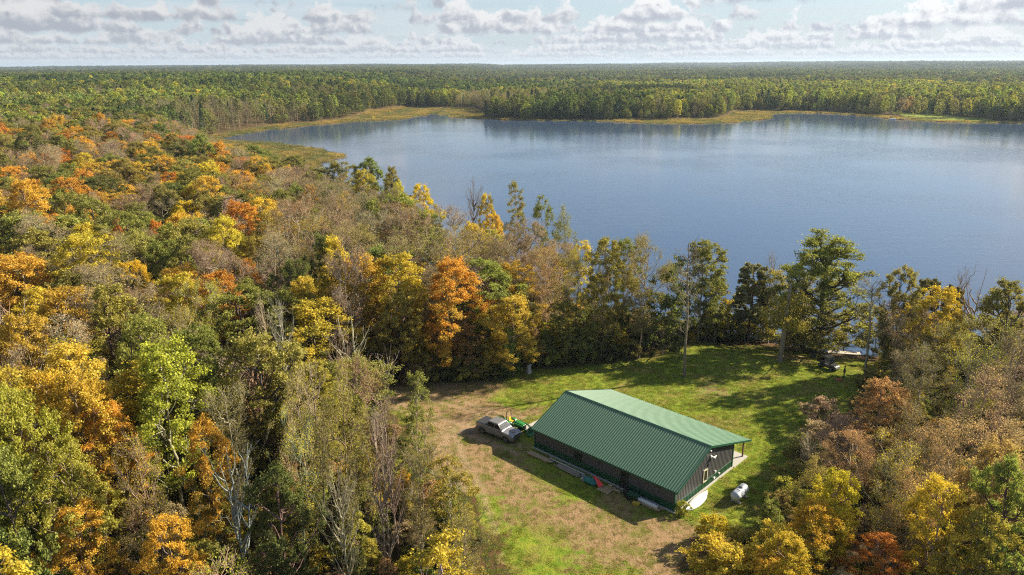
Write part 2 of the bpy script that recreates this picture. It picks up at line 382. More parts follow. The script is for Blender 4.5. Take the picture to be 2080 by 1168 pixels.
def ground_mat():
    m = bpy.data.materials.new('ground'); m.use_nodes = True
    t = NT(m.node_tree); b = t.n['Principled BSDF']; g = t.new('ShaderNodeNewGeometry'); P = g.outputs['Position']
    sp = t.new('ShaderNodeSeparateColor'); t.l.new(t.attr('zone').outputs['Color'], sp.inputs[0]); L, Dd, Mm = sp.outputs
    n1 = t.noise(P, .22, 4, .6); n2 = t.noise(P, 1.1, 5, .65); n3 = t.noise(P, 5.0, 4, .7); n4 = t.noise(P, .05, 3)
    litter = t.mix(n3, (.055, .034, .018), (.20, .105, .048)); litter = t.mix(t.ss(n2, .42, .6), litter, (.06, .06, .022))
    grass = t.mix(t.ss(n2, .3, .72), (.135, .225, .016), (.32, .335, .036))
    grass = t.mix(t.ss(n1, .46, .66), grass, (.27, .22, .06))
    grass = t.mix(t.math('MULTIPLY', t.ss(n3, .42, .75), .5), grass, (.05, .07, .012))
    dry = t.mix(n3, (.20, .120, .055), (.44, .29, .155)); dry = t.mix(t.ss(n2, .48, .64), dry, (.165, .115, .042))
    dry = t.mix(t.math('MULTIPLY', t.ss(t.noise(P, .38, 6, .75), .47, .62), .85), dry, t.mix(n3, (.115, .125, .022), (.21, .20, .04)))
    dm = t.ss(t.math('ADD', Dd, t.math('MULTIPLY', t.math('SUBTRACT', n2, .5), 1.3)), .30, .62)
    lw = t.mix(dm, grass, dry)
    tk = t.math('MULTIPLY', t.attr('tracks').outputs['Fac'], t.ss(n2, .3, .6, .25, .8)); lw = t.mix(tk, lw, t.mix(n3, (.30, .20, .115), (.48, .34, .21)))
    lm = t.ss(t.math('ADD', L, t.math('MULTIPLY', t.math('SUBTRACT', n2, .5), .9)), .35, .65)
    c = t.mix(lm, litter, lw)
    reed = t.mix(t.ss(t.noise(P, .09, 4, .6), .35, .65), (.21, .155, .050), (.105, .11, .032)); reed = t.mix(t.ss(n4, .5, .62), reed, (.22, .14, .06))
    c = t.mix(Mm, c, reed)
    t.put(b.inputs['Base Color'], c); b.inputs['Roughness'].default_value = .95; b.inputs['Specular IOR Level'].default_value = .1
    bp = t.new('ShaderNodeBump'); bp.inputs['Strength'].default_value = .8; bp.inputs['Distance'].default_value = .16
    t.l.new(t.math('ADD', n3, n2), bp.inputs['Height']); t.l.new(bp.outputs[0], b.inputs['Normal'])
    return m
gme = mesh_np('ground', np.column_stack([P2, GZ]), FQ, [ground_mat()], smooth=True, cattr={'zone': zone, 'tracks': tracks})
setp(link(bpy.data.objects.new('ground', gme)), kind='structure')

def water_mat():
    m = bpy.data.materials.new('water'); m.use_nodes = True
    t = NT(m.node_tree); b = t.n['Principled BSDF']; g = t.new('ShaderNodeNewGeometry'); P = g.outputs['Position']
    b.inputs['Base Color'].default_value = (.056, .090, .155, 1); b.inputs['Roughness'].default_value = .09; b.inputs['IOR'].default_value = 1.333
    mp = t.new('ShaderNodeMapping'); mp.inputs['Rotation'].default_value = (0, 0, .5); mp.inputs['Scale'].default_value = (.45, 1.5, 1); t.l.new(P, mp.inputs[0])
    w1 = t.noise(mp.outputs[0], .9, 3, .6, dist=.6); w2 = t.noise(mp.outputs[0], .22, 2, .5)
    gust = t.noise(P, .012, 3, .55)
    y = t.new('ShaderNodeSeparateXYZ'); t.l.new(P, y.inputs[0])
    calm = t.math('MULTIPLY', t.ss(y.outputs[1], 670.0, 380.0, .28, 1.0), t.ss(y.outputs[0], -150.0, -60.0, .22, 1.0))
    st = t.math('MULTIPLY', t.ss(gust, .36, .64, .22, 1.0), calm)
    bp = t.new('ShaderNodeBump'); bp.inputs['Distance'].default_value = .22; t.l.new(t.math('MULTIPLY', st, .25), bp.inputs['Strength'])
    t.l.new(t.math('ADD', w1, t.math('MULTIPLY', w2, .8)), bp.inputs['Height']); t.l.new(bp.outputs[0], b.inputs['Normal'])
    return m
wpoly = [(-260, 60, 0), (760, 60, 0), (760, 800, 0), (-260, 800, 0)]
wme = mesh_np('lake_water', np.array([(x, y, LAKE_Z) for x, y, _ in wpoly]), [[0, 1, 2, 3]], [water_mat()])
setp(link(bpy.data.objects.new('lake_water', wme)), kind='structure')

#HAZE
HAZE_TOP = 96.0
hz = MB().box((0, 7850, (HAZE_TOP-7.5)/2), (28400, 16700, HAZE_TOP+7.5))
hm = bpy.data.materials.new('haze'); hm.use_nodes = True; ht = NT(hm.node_tree); ht.n.clear()
pv = ht.new('ShaderNodeVolumePrincipled'); pv.inputs['Color'].default_value = (.66, .82, 1, 1); pv.inputs['Density'].default_value = 6.5e-5; pv.inputs['Anisotropy'].default_value = .2
ho = ht.new('ShaderNodeOutputMaterial'); ht.l.new(pv.outputs[0], ho.inputs['Volume'])
setp(hz.build('haze', hm), kind='stuff')

# ------------------------------------------------------------------ tree building
def tubes(p0, p1, r0, r1, k):
    """open tapered tubes for many segments at once"""
    p0, p1 = np.asarray(p0, float), np.asarray(p1, float); r0, r1 = np.asarray(r0, float), np.asarray(r1, float); n = len(p0)
    d = p1-p0; L = np.linalg.norm(d, axis=1, keepdims=True); d = d/np.maximum(L, 1e-6)
    ref = np.where(np.abs(d[:, 2:3]) > .9, np.array([[1., 0, 0]]), np.array([[0, 0, 1.]]))
    a = np.cross(d, ref); a /= np.linalg.norm(a, axis=1, keepdims=True); b = np.cross(d, a)
    th = np.arange(k)*2*math.pi/k
    ring = np.cos(th)[None, :, None]*a[:, None, :] + np.sin(th)[None, :, None]*b[:, None, :]
    V = np.concatenate([p0[:, None, :] + ring*r0[:, None, None], p1[:, None, :] + ring*r1[:, None, None]], 1).reshape(-1, 3)
    i = np.arange(k); j = (i+1) % k
    q = np.stack([i, j, j+k, i+k], 1)
    Fq = (np.arange(n)*2*k)[:, None, None] + q[None]
    return V, Fq.reshape(-1, 4)
def bez(a, b, c, n):
    t = np.linspace(0, 1, n+1)[:, None]
    return (1-t)**2*a + 2*t*(1-t)*b + t*t*c
class Skel:
    def __init__(s): s.g = {}
    def add(s, pts, r0, r1, k):
        n = len(pts)-1; r = np.linspace(r0, r1, n+1); L = s.g.setdefault(k, [[], [], [], []])
        L[0].extend(pts[:-1]); L[1].extend(pts[1:]); L[2].extend(r[:-1]); L[3].extend(r[1:])
    def mesh(s, name, mat=None):
        Vs, Fs, o = [], [], 0
        for k, L in s.g.items():
            V, Fq = tubes(*L, k); Vs.append(V); Fs.append(Fq+o); o += len(V)
        return mesh_np(name, np.concatenate(Vs), np.concatenate(Fs), [mat or M_BARK], smooth=True)

def leaves(rng, cen, clr, size, up=.55, H=1.0, out=None, long=1.0, lfvar=None):
    """small bent leaf sprays: one quad each. cen (n,3)"""
    n = len(cen)
    nrm = rng.normal(size=(n, 3)); nrm /= np.linalg.norm(nrm, axis=1, keepdims=True)
    nrm[:, 2] += up*.8
    if out is not None: nrm += out*.55
    nrm /= np.linalg.norm(nrm, axis=1, keepdims=True)
    t = rng.normal(size=(n, 3)); a = np.cross(nrm, t); a /= np.linalg.norm(a, axis=1, keepdims=True); b = np.cross(nrm, a)
    s = (size*rng.uniform(.6, 1.35, n))[:, None]
    fold = nrm*s*rng.uniform(-.12, .3, n)[:, None]
    V = np.stack([cen - a*s*.62*long, cen + b*s*.45 + fold, cen + a*s*.62*long, cen - b*s*.45 + fold], 1).reshape(-1, 3)
    Fq = np.arange(n*4).reshape(-1, 4)
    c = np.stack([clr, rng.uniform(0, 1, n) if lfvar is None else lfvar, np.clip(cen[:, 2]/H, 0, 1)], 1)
    return V, Fq, np.repeat(c, 4, 0)

ENV = {'round': (lambda t: math.sqrt(max(0, 1-(1.75*t-.78)**2))), 'broad': (lambda t: math.sqrt(max(0, 1-(1.45*t-.45)**2))),
       'col': (lambda t: max(0, math.sin(math.pi*min(1, (t*.9+.08)))**.6)), 'vase': (lambda t: max(0, (.35+.75*t)*math.sqrt(max(0, 1-max(0, t-.62)**2/.15)))),
       'egg': (lambda t: math.sqrt(max(0, 1-(1.55*t-.6)**2))*(1-.25*t))}
PROTO = {}
def broadleaf(kind, seed, H, R, z0, shape, nclump, nleaf, lsize, rc, twigs=5, sub=0, fork=.5, lean=0.0, trunk_r=.2, shell=.45, gap=.0, stems=1, sprayflat=.55):
    rng = np.random.default_rng(seed); env = ENV[shape]
    lob = [(rng.normal(size=3), rng.uniform(0, 6.28), rng.uniform(1.5, 3.2)) for _ in range(6)]
    def lobe(u): return 1+.19*sum(math.sin(float(np.dot(u, v))*f+p) for v, p, f in lob)
    leanv = np.array([lean*math.cos(seed), lean*math.sin(seed), 0])
    cl = []; tries = 0; mind = R*1.5/math.sqrt(nclump)
    while len(cl) < nclump and tries < nclump*60:
        tries += 1
        t = rng.uniform(0, 1); th = rng.uniform(0, 2*math.pi)
        u = np.array([math.cos(th), math.sin(th), 2*t-1])
        rr = R*env(t)*lobe(u)*(rng.uniform(shell, 1)**.6)
        p = np.array([rr*math.cos(th), rr*math.sin(th), z0+(H-z0)*t*(.93+.07*lobe(u))]) + leanv*t
        if gap and math.sin(u @ lob[0][0]*2.3+lob[0][1]) > 1-gap*2: continue
        if all(np.linalg.norm((p-q)*[1, 1, 1.15]) > mind*(1 if tries < nclump*30 else .7) for q in cl): cl.append(p)
    cl = np.array(cl); sk = Skel()
    base = np.zeros(3); fz = z0+(H-z0)*fork
    for st in range(stems):
        off = np.array([math.cos(st*2.2+seed), math.sin(st*2.2+seed), 0])*(.3 if stems > 1 else 0)
        sw = off*R*1.3
        nt = 9; tz = np.linspace(0, 1, nt+1)
        axis = np.stack([off[0]*.6+sw[0]*tz+leanv[0]*tz**2*.8, off[1]*.6+sw[1]*tz+leanv[1]*tz**2*.8, tz*(H*.93)], 1)
        axis[1:-1, :2] += rng.normal(size=(nt-1, 2))*.12
        sk.add(axis, trunk_r, trunk_r*.16, 7); axis[0, 2] = 0
        sk.add(np.array([axis[0]-[0, 0, .4], axis[0]+(axis[1]-axis[0])*.16]), trunk_r*1.5, trunk_r*.97, 7)
        if st == 0: main = axis
    def on_axis(z):
        return np.array([np.interp(z, main[:, 2], main[:, 0]), np.interp(z, main[:, 2], main[:, 1]), z])
    K = max(5, nclump//9); seeds = [cl[rng.integers(len(cl))]]
    while len(seeds) < min(K, len(cl)):
        d = np.min([np.linalg.norm(cl-s_, axis=1) for s_ in seeds], 0); seeds.append(cl[np.argmax(d)])
    grp = np.argmin([np.linalg.norm(cl-s_, axis=1) for s_ in seeds], 0)
    tips = []
    for g in range(len(seeds)):
        mem = np.where(grp == g)[0]
        if not len(mem): continue
        c = cl[mem].mean(0); rad = math.hypot(c[0], c[1])
        za = min(fz + (H-z0)*.25, max(z0*.75, c[2]-rad*rng.uniform(.7, 1.1)-.5)); za = min(za, c[2])
        a0 = on_axis(za); mid = (a0+c)/2 + np.array([(c-a0)[0]*.18, (c-a0)[1]*.18, -.12*np.linalg.norm(c-a0)])
        limb = bez(a0, mid, c, 6); limb[1:-1] += rng.normal(size=(5, 3))*.1
        lr = trunk_r*(.22+.36*min(1, len(mem)/10)); sk.add(limb, lr, lr*.35, 5)
        for mi in mem:
            e = cl[mi]; k = int(np.argmin(np.linalg.norm(limb[2:]-e+np.array([0, 0, .4]), axis=1)))+2; s0 = limb[max(1, k-1)]
            br = bez(s0, (s0+e)/2+rng.normal(size=3)*.22, e, 3); sk.add(br, lr*.36, .018, 4)
            for q in range(twigs):
                dv = rng.normal(size=3); dv[2] = abs(dv[2])*.8+.1; dv += (e-a0)/max(.1, np.linalg.norm(e-a0))*.8; dv /= np.linalg.norm(dv)
                s1 = br[2]+(br[3]-br[2])*rng.uniform(0, 1); e1 = s1+dv*rc*rng.uniform(.7, 1.5)
                tw = bez(s1, (s1+e1)/2+rng.normal(size=3)*.1, e1, 2); sk.add(tw, .022, .010, 3); tips.append((mi, e1))
                for q2 in range(sub):
                    dv2 = dv+rng.normal(size=3)*.6; dv2 /= np.linalg.norm(dv2); s2 = tw[1]+(tw[2]-tw[1])*rng.uniform(-.6, 1)
                    e2 = s2+dv2*rc*rng.uniform(.4, .95); sk.add(np.array([s2, e2]), .012, .006, 3); tips.append((mi, e2))
    cen, cr, outv = [], [], []
    cvar = rng.uniform(0, 1, len(cl)); axisxy = np.array([0, 0, z0+(H-z0)*.35])
    per = max(1, int(nleaf/max(1, len(tips))))
    for mi, e in tips:
        e0 = cl[mi]; n = max(0, int(per*rng.uniform(.5, 1.5)))
        if n == 0: continue
        c = e + (e0-e)*rng.uniform(-.15, .75, (n, 1)) + rng.normal(size=(n, 3))*[rc*.36, rc*.36, rc*.36*sprayflat]
        cen.append(c); cr.append(np.full(n, cvar[mi])); o = e-axisxy; o = o/np.linalg.norm(o); outv.append(np.tile(o, (n, 1)))
    cen = np.concatenate(cen); cr = np.concatenate(cr); outv = np.concatenate(outv)
    V, Fq, C = leaves(rng, cen, cr, lsize, H=H, out=outv)
    PROTO[kind] = dict(trunk=sk.mesh('trunk'), crown=mesh_np('crown', V, Fq, [M_LEAF], cattr={'leafvar': C}), H=H, R=R)

def bare(kind, seed, H, R, z0, nclump, shape='vase', twigs=6, sub=4, trunk_r=.16, stems=1, lean=0.0, fine=.011, rc=1.1, nleaf=0):
    """leafless tree: the crown is the fine twigs, the trunk carries trunk and limbs"""
    rng = np.random.default_rng(seed); env = ENV[shape]; sk = Skel(); fn = Skel()
    cl = []
    while len(cl) < nclump:
        t = rng.uniform(0, 1)**.8; th = rng.uniform(0, 6.283); rr = R*env(t)*rng.uniform(.35, 1.05)
        cl.append(np.array([rr*math.cos(th), rr*math.sin(th), z0+(H-z0)*t]))
    cl = np.array(cl); nt = 9; tz = np.linspace(0, 1, nt+1); main = None
    for st in range(stems):
        dirx = np.array([math.cos(st*2.4+seed), math.sin(st*2.4+seed)])*(R*.5 if stems > 1 else lean)
        ax = np.stack([dirx[0]*tz+.12*math.cos(st*2.4), dirx[1]*tz+.12*math.sin(st*2.4), tz*H*(1-.08*st)], 1)
        ax[1:, :2] += np.cumsum(rng.normal(size=(nt, 2))*.1, 0)
        sk.add(ax, trunk_r, .025, 7); sk.add(np.array([ax[0]-[0, 0, .4], ax[0]+(ax[1]-ax[0])*.15]), trunk_r*1.45, trunk_r, 7)
        if main is None: mains = [ax]; main = ax
        else: mains.append(ax)
    pts = []
    for e in cl:
        mn = mains[rng.integers(len(mains))]; rad = math.hypot(*(e[:2]-np.array([np.interp(e[2], mn[:, 2], mn[:, i]) for i in (0, 1)])))
        za = max(z0*.6, e[2]-rad*rng.uniform(.9, 1.7)-.4)
        a0 = np.array([np.interp(za, mn[:, 2], mn[:, 0]), np.interp(za, mn[:, 2], mn[:, 1]), za])
        br = bez(a0, (a0+e)/2+np.array([*(e-a0)[:2]*.15, -.1*rad]), e, 6); br[1:-1] += rng.normal(size=(5, 3))*.09
        lr = .036+.032*rad; sk.add(br, lr, .012, 4)
        for k in range(twigs):
            i = rng.uniform(1.5, 5.99); s0 = br[int(i)]+(br[min(6, int(i)+1)]-br[int(i)])*(i % 1)
            dv = (br[-1]-br[0]); dv = dv/max(.1, np.linalg.norm(dv))+rng.normal(size=3)*.55; dv[2] += .25; dv /= np.linalg.norm(dv)
            e1 = s0+dv*rc*rng.uniform(.6, 1.4); tw = bez(s0, (s0+e1)/2+rng.normal(size=3)*.08, e1, 3); fn.add(tw, .013, .007, 3); pts.append(e1)
            for q in range(sub-1):
                s2 = tw[rng.integers(1, 4)]; d2 = dv+rng.normal(size=3)*.55; d2 /= np.linalg.norm(d2)
                e2 = s2+d2*rc*rng.uniform(.3, .75); fn.add(np.array([s2, e2]), fine, .006, 3); pts.append(e2)
    cm = fn.mesh('crown')
    PROTO[kind] = dict(trunk=sk.mesh('trunk'), crown=cm, H=H, R=R)

def conifer(kind, seed, H, R, z0, pine=False, dens=1.0):
    rng = np.random.default_rng(seed); sk = Skel()
    ax = np.stack([np.cumsum(rng.normal(size=10)*.05), np.cumsum(rng.normal(size=10)*.05), np.linspace(0, H*.98, 10)], 1)
    sk.add(ax, .2, .02, 7); sk.add(np.array([ax[0]-[0, 0, .4], ax[0]+(ax[1]-ax[0])*.12]), .3, .2, 7)
    cen, cr, outv = [], [], []; z = z0
    while z < H*.985:
        t = (z-z0)/(H-z0)
        env = (1-t)**.75*(.85+.15*math.sin(t*9)) if not pine else (math.sqrt(max(0, 1-(1.35*t-.42)**2))*rng.uniform(.6, 1.05))
        nb = int(rng.integers(4, 7)) if not pine else int(rng.integers(3, 6)); th0 = rng.uniform(0, 6.28)
        for b in range(nb):
            th = th0+b*6.283/nb+rng.normal()*.25; L = R*env*rng.uniform(.72, 1.12)+.12
            a0 = np.array([np.interp(z, ax[:, 2], ax[:, 0]), np.interp(z, ax[:, 2], ax[:, 1]), z]); d = np.array([math.cos(th), math.sin(th), 0])
            e = a0+d*L+np.array([0, 0, L*(.30 if pine else rng.uniform(-.32, -.08))+.1])
            br = bez(a0, (a0+e)/2+np.array([0, 0, .12*L*(-1 if pine else 1)]), e, 4); sk.add(br, .035, .01, 4)
            n = int((46 if not pine else 60)*L*dens)
            s_ = rng.uniform(.12 if not pine else .4, 1, n)[:, None]; p = br[0]+(e-br[0])*s_+np.array([0, 0, .06*L])*(1-(2*s_-1)**2)
            side = np.cross(d, [0, 0, 1]); wd = (.34*L*(1.1-s_) if not pine else np.full((n, 1), .33*max(.5, L*.4)))
            p = p+side*rng.uniform(-1, 1, (n, 1))*wd+np.array([0, 0, 1])*(rng.normal(size=(n, 1))*(.10 if not pine else .22)-(0 if pine else .12*np.abs(rng.normal(size=(n, 1)))))
            cen.append(p); cr.append(np.full(n, rng.uniform())); outv.append(np.tile(d, (n, 1)))
        z += (.42 if not pine else .75)*rng.uniform(.75, 1.25)*(1 if t < .8 else .7)
    cen = np.concatenate(cen); V, Fq, C = leaves(rng, cen, np.concatenate(cr), .26 if not pine else .30, up=.35, H=H, out=np.concatenate(outv), long=1.25)
    PROTO[kind] = dict(trunk=sk.mesh('trunk'), crown=mesh_np('crown', V, Fq, [M_NEEDLE], cattr={'leafvar': C}), H=H, R=R)

def far_tree(kind, seed, H, R, z0, n, size, shape='round', needle=False):
    rng = np.random.default_rng(seed); env = ENV.get(shape)
    t = rng.uniform(0, 1, n)**.8; th = rng.uniform(0, 6.283, n)
    r = np.array([(1-x)**.8+.05 if needle else env(x) for x in t])*R*rng.uniform(.55, 1, n)**.5*(1+.22*np.sin(th*2+seed)+.15*np.sin(th*3+t*5))
    cen = np.stack([r*np.cos(th), r*np.sin(th), z0+(H-z0)*t], 1)
    o = cen-np.array([0, 0, z0+(H-z0)*.4]); o /= np.linalg.norm(o, axis=1, keepdims=True)
    k = rng.integers(0, 12, n); cv = rng.uniform(0, 1, 12)[k]
    V, Fq, C = leaves(rng, cen, cv, size, up=.45, H=H, out=o*1.3)
    sk = Skel(); sk.add(np.array([[0, 0, -.4], [.1, 0, H*.4], [0, .1, H*.85]]), .22, .05, 4)
    PROTO[kind] = dict(trunk=sk.mesh('trunk'), crown=mesh_np('crown', V, Fq, [M_NEEDLE if needle else M_LEAF], cattr={'leafvar': C}), H=H, R=R)

for i in range(5): broadleaf('maple%d' % i, 100+i, 15.5+i*.5, 4.0+.25*(i % 3), 3.0, ('round', 'egg')[i % 2], 160, 24000, .178, .62, twigs=4, trunk_r=.19, gap=.10*(i % 2))
for i in range(4): broadleaf('oak%d' % i, 200+i, 15.0, 4.8+.2*i, 3.0, 'broad', 180, 28000, .185, .64, twigs=4, trunk_r=.26, gap=.08)
for i in range(5): broadleaf('sparse%d' % i, 300+i, 15.8, 3.5+.2*i, 3.8, ('egg', 'vase', 'round')[i % 3], 92, 7200+1500*i, .115, .78, twigs=6, sub=3, trunk_r=.17, gap=.1)
for i in range(4): broadleaf('aspen%d' % i, 400+i, 16.5, 2.6+.15*i, 4.6, 'col', 90, 10500, .16, .58, twigs=4, trunk_r=.14)
for i in range(4): bare('bare%d' % i, 500+i, 15.0, 3.2+.2*i, 4.5, 36, shape=('vase', 'egg')[i % 2], stems=1+(i % 2), trunk_r=.15)
for i in range(2): bare('snag%d' % i, 540+i, 13.5, 3.8, 3.0, 18, shape='vase', twigs=3, sub=2, trunk_r=.19, stems=2+i, rc=1.3, fine=.014)
for i in range(3): broadleaf('shrub%d' % i, 600+i, 2.8, 1.7, .15, 'round', 40, 4200, .13, .38, twigs=4, trunk_r=.05, stems=3, shell=.3)
for i in range(3): broadleaf('sapling%d' % i, 640+i, 7.2, 2.1, .8, 'egg', 64, 8200, .15, .45, twigs=4, trunk_r=.08, stems=1+(i % 2))
for i in range(2): conifer('spruce%d' % i, 700+i, 13.5, 2.7, .6)
for i in range(2): conifer('pine%d' % i, 720+i, 15.0, 3.0, 4.0, True)
broadleaf('poplar0', 801, 18.7, 4.6, 2.6, 'egg', 270, 40000, .18, .66, twigs=5, trunk_r=.33, gap=0, shell=.25)
def lone_tree(kind, seed, H, bare_to, R, r0):
    rng = np.random.default_rng(seed); sk = Skel(); fn = Skel()
    ax = np.stack([np.cumsum(np.r_[0, rng.normal(size=11)*.06])+.35*np.linspace(0, 1, 12)**2, np.cumsum(np.r_[0, rng.normal(size=11)*.05]), np.linspace(0, H, 12)], 1)
    sk.add(ax, r0, .04, 9); sk.add(np.array([ax[0]-[0, 0, .4], ax[0]+(ax[1]-ax[0])*.3]), r0*1.6, r0*.95, 9)
    for q in range(34):
        z = bare_to*.62+(H-bare_to*.62)*rng.uniform(.0, 1)**.8; t = max(0, (z-bare_to*.62)/(H-bare_to*.62)); L = R*(.35+.9*math.sin(math.pi*min(1, t*.85+.12)))*rng.uniform(.5, 1.1)*(.55 if z < bare_to else 1); th = rng.uniform(0, 6.283)
        a0 = np.array([np.interp(z, ax[:, 2], ax[:, 0]), np.interp(z, ax[:, 2], ax[:, 1]), z]); e = a0+np.array([math.cos(th)*L, math.sin(th)*L, L*rng.uniform(.35, 1.1)])
        br = bez(a0, (a0+e)/2+np.array([math.cos(th), math.sin(th), -.6])*.15*L, e, 5); sk.add(br, .03+.014*L, .012, 5)
        for k in range(6):
            i = rng.uniform(1.2, 4.99); s0 = br[int(i)]+(br[int(i)+1]-br[int(i)])*(i % 1); dv = (e-a0)/np.linalg.norm(e-a0)+rng.normal(size=3)*.5; dv /= np.linalg.norm(dv); e1 = s0+dv*rng.uniform(.5, 1.2)
            tw = bez(s0, (s0+e1)/2+rng.normal(size=3)*.06, e1, 2); fn.add(tw, .018, .009, 3)
            for _ in range(3):
                d2 = dv+rng.normal(size=3)*.6; d2 /= np.linalg.norm(d2); fn.add(np.array([tw[1], tw[1]+d2*rng.uniform(.3, .7)]), .012, .007, 3)
    PROTO[kind] = dict(trunk=sk.mesh('trunk'), crown=fn.mesh('crown'), H=H, R=R)
def ivy_stub(kind, seed, H, r0):
    rng = np.random.default_rng(seed); sk = Skel()
    ax = np.stack([np.linspace(0, .5, 10), np.cumsum(rng.normal(size=10)*.05), np.linspace(0, H, 10)], 1); sk.add(ax, r0, r0*.5, 9); sk.add(np.array([ax[0]-[0, 0, .4], ax[0]+(ax[1]-ax[0])*.3]), r0*1.4, r0*.97, 9)
    n = 5200; k = rng.integers(0, 16, n); kc = np.stack([rng.normal(size=16)*1.3, rng.normal(size=16)*1.3, H*rng.uniform(.5, .84, 16)], 1)
    cen = kc[k]+rng.normal(size=(n, 3))*[.75, .75, .45]+np.array([.3, 0, 0]); V, Fq, C = leaves(rng, cen, rng.uniform(0, 1, 16)[k], .17, H=H)
    for c in kc: sk.add(bez(np.array([.3, 0, c[2]-.6]), (c+[.3, 0, c[2]-.6])/2, c+[.3, 0, 0], 3), .05, .015, 4)
    PROTO[kind] = dict(trunk=sk.mesh('trunk'), crown=mesh_np('crown', V, Fq, [M_LEAF], cattr={'leafvar': C}), H=H, R=1.4)
lone_tree('bare9', 555, 20.0, 9.5, 2.3, .21); ivy_stub('snag9', 556, 12.5, .36); lone_tree('bare8', 557, 14.0, 6.0, 2.2, .16)
for i in range(3): far_tree('fardec%d' % i, 900+i, 15.5, 4.3, 2.2, 480, .95)
far_tree('farbare', 910, 15.0, 3.1, 2.5, 420, .42, 'col'); far_tree('farcon', 920, 15.5, 2.5, .8, 260, .95, needle=True)
for i in range(2): far_tree('vfar%d' % i, 930+i, 15.0, 5.0, 1.0, 70, 2.7, 'broad')
print('PROTO tris', sum((len(p['trunk'].polygons)+len(p['crown'].polygons))*2 for p in PROTO.values()))

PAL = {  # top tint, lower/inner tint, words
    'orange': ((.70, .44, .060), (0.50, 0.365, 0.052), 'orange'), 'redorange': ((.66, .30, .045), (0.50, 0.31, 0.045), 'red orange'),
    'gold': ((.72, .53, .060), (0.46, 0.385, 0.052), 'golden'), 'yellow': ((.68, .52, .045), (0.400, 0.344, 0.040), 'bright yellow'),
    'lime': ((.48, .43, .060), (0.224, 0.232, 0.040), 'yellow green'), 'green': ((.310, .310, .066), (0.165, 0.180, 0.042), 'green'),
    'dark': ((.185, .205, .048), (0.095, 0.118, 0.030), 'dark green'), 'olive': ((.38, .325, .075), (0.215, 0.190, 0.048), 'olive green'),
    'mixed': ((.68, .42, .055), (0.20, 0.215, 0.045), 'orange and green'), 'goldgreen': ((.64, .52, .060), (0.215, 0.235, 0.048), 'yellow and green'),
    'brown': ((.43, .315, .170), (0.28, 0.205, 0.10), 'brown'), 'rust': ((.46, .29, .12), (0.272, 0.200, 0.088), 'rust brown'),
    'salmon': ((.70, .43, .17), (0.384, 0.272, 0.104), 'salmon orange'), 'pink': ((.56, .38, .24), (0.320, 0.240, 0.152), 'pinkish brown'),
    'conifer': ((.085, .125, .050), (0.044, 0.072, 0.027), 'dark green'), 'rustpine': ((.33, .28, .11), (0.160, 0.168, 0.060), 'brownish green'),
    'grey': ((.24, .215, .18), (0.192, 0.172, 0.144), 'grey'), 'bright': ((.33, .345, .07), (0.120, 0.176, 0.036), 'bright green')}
def jit(c, rng, a=.13):
    k = 1+rng.normal()*a*.7; return tuple(float(max(.004, v*k*(1+rng.normal()*a*.45))) for v in c)
BARKS = {'grey': (.35, .27, .185), 'dark': (.13, .105, .08), 'pale': (.40, .37, .32), 'tan': (.20, .16, .12), 'brown': (.15, .105, .075)}
SPEC = {'maple': ('maple_tree', 'maple', 'grey'), 'oak': ('oak_tree', 'oak', 'dark'), 'sparse': ('thinning_tree', 'sparse tree', 'grey'), 'aspen': ('aspen_tree', 'aspen', 'pale'),
        'bare': ('bare_tree', 'leafless tree', 'grey'), 'snag': ('dead_tree', 'dead tree', 'pale'), 'spruce': ('spruce_tree', 'spruce', 'brown'), 'pine': ('pine_tree', 'pine', 'brown'),
        'sapling': ('sapling_tree', 'young tree', 'grey'), 'shrub': ('shrub', 'shrub', 'brown'), 'poplar': ('poplar_tree', 'poplar', 'dark'), 'fardec': ('shore_tree', 'tree', 'grey'), 'farcon': ('shore_spruce', 'spruce', 'brown')}
TREES = []      # every individual tree: dict(root, kind, pal, px, py, zone)
CANDS = []      # planned trees: x, y, variant, pal, sxy, sz, rz, fixed label
def plan(x, y, var, pal, sxy, sz, rz=None, label=None, tilt=None, bark=None):
    CANDS.append(dict(x=x, y=y, var=var, pal=pal, sxy=sxy, sz=sz, rz=random.uniform(0, 6.28) if rz is None else rz, label=label, tilt=tilt, bark=bark))
NV = {'maple': 5, 'oak': 4, 'sparse': 5, 'aspen': 4, 'bare': 4, 'snag': 2, 'spruce': 2, 'pine': 2, 'sapling': 3, 'shrub': 3, 'poplar': 1, 'fardec': 3, 'farcon': 1}
SPEC['farbare'] = ('shore_tree', 'bare tree', 'grey')
def pick(sp): return sp+('' if sp == 'farcon' else str(random.randrange(NV[sp])))
def crown_tree(px, py, wpx, sp, pal, zc=10.5, **kw):
    """a tree whose crown shows at this point of the photograph; stands where that crown would be at height zc"""
    c = at(px, py, zc); dist = float(np.linalg.norm(c-np.array([0, 0, CAM_H]))); var = kw.pop('var', None) or pick(sp); p = PROTO[var]
    r = wpx*.5*dist/F_PX; sxy = r/p['R']; g = gz(c[0], c[1]); h = (zc-g)/.64
    plan(c[0], c[1], var, pal, float(np.clip(sxy, .55, 1.6)), float(np.clip(h/p['H'], .3, 1.45)), **kw)
def base_tree(px, py, top, wpx, sp, pal, **kw):
    b = at(px, py, 0.0); b = at(px, py, gz(b[0], b[1])); g = gz(b[0], b[1]); zs = np.linspace(1, 30, 300)
    h = float(zs[np.argmin(np.abs(project(np.stack([np.full(300, b[0]), np.full(300, b[1]), g+zs], 1))[:, 1]-top))])
    var = kw.pop('var', None) or pick(sp); p = PROTO[var]; dist = float(np.linalg.norm(b-np.array([0, 0, CAM_H])))
    plan(b[0], b[1], var, pal, float(np.clip(wpx*.5*dist/F_PX/p['R'], .3, 1.7)), h/p['H'], **kw)

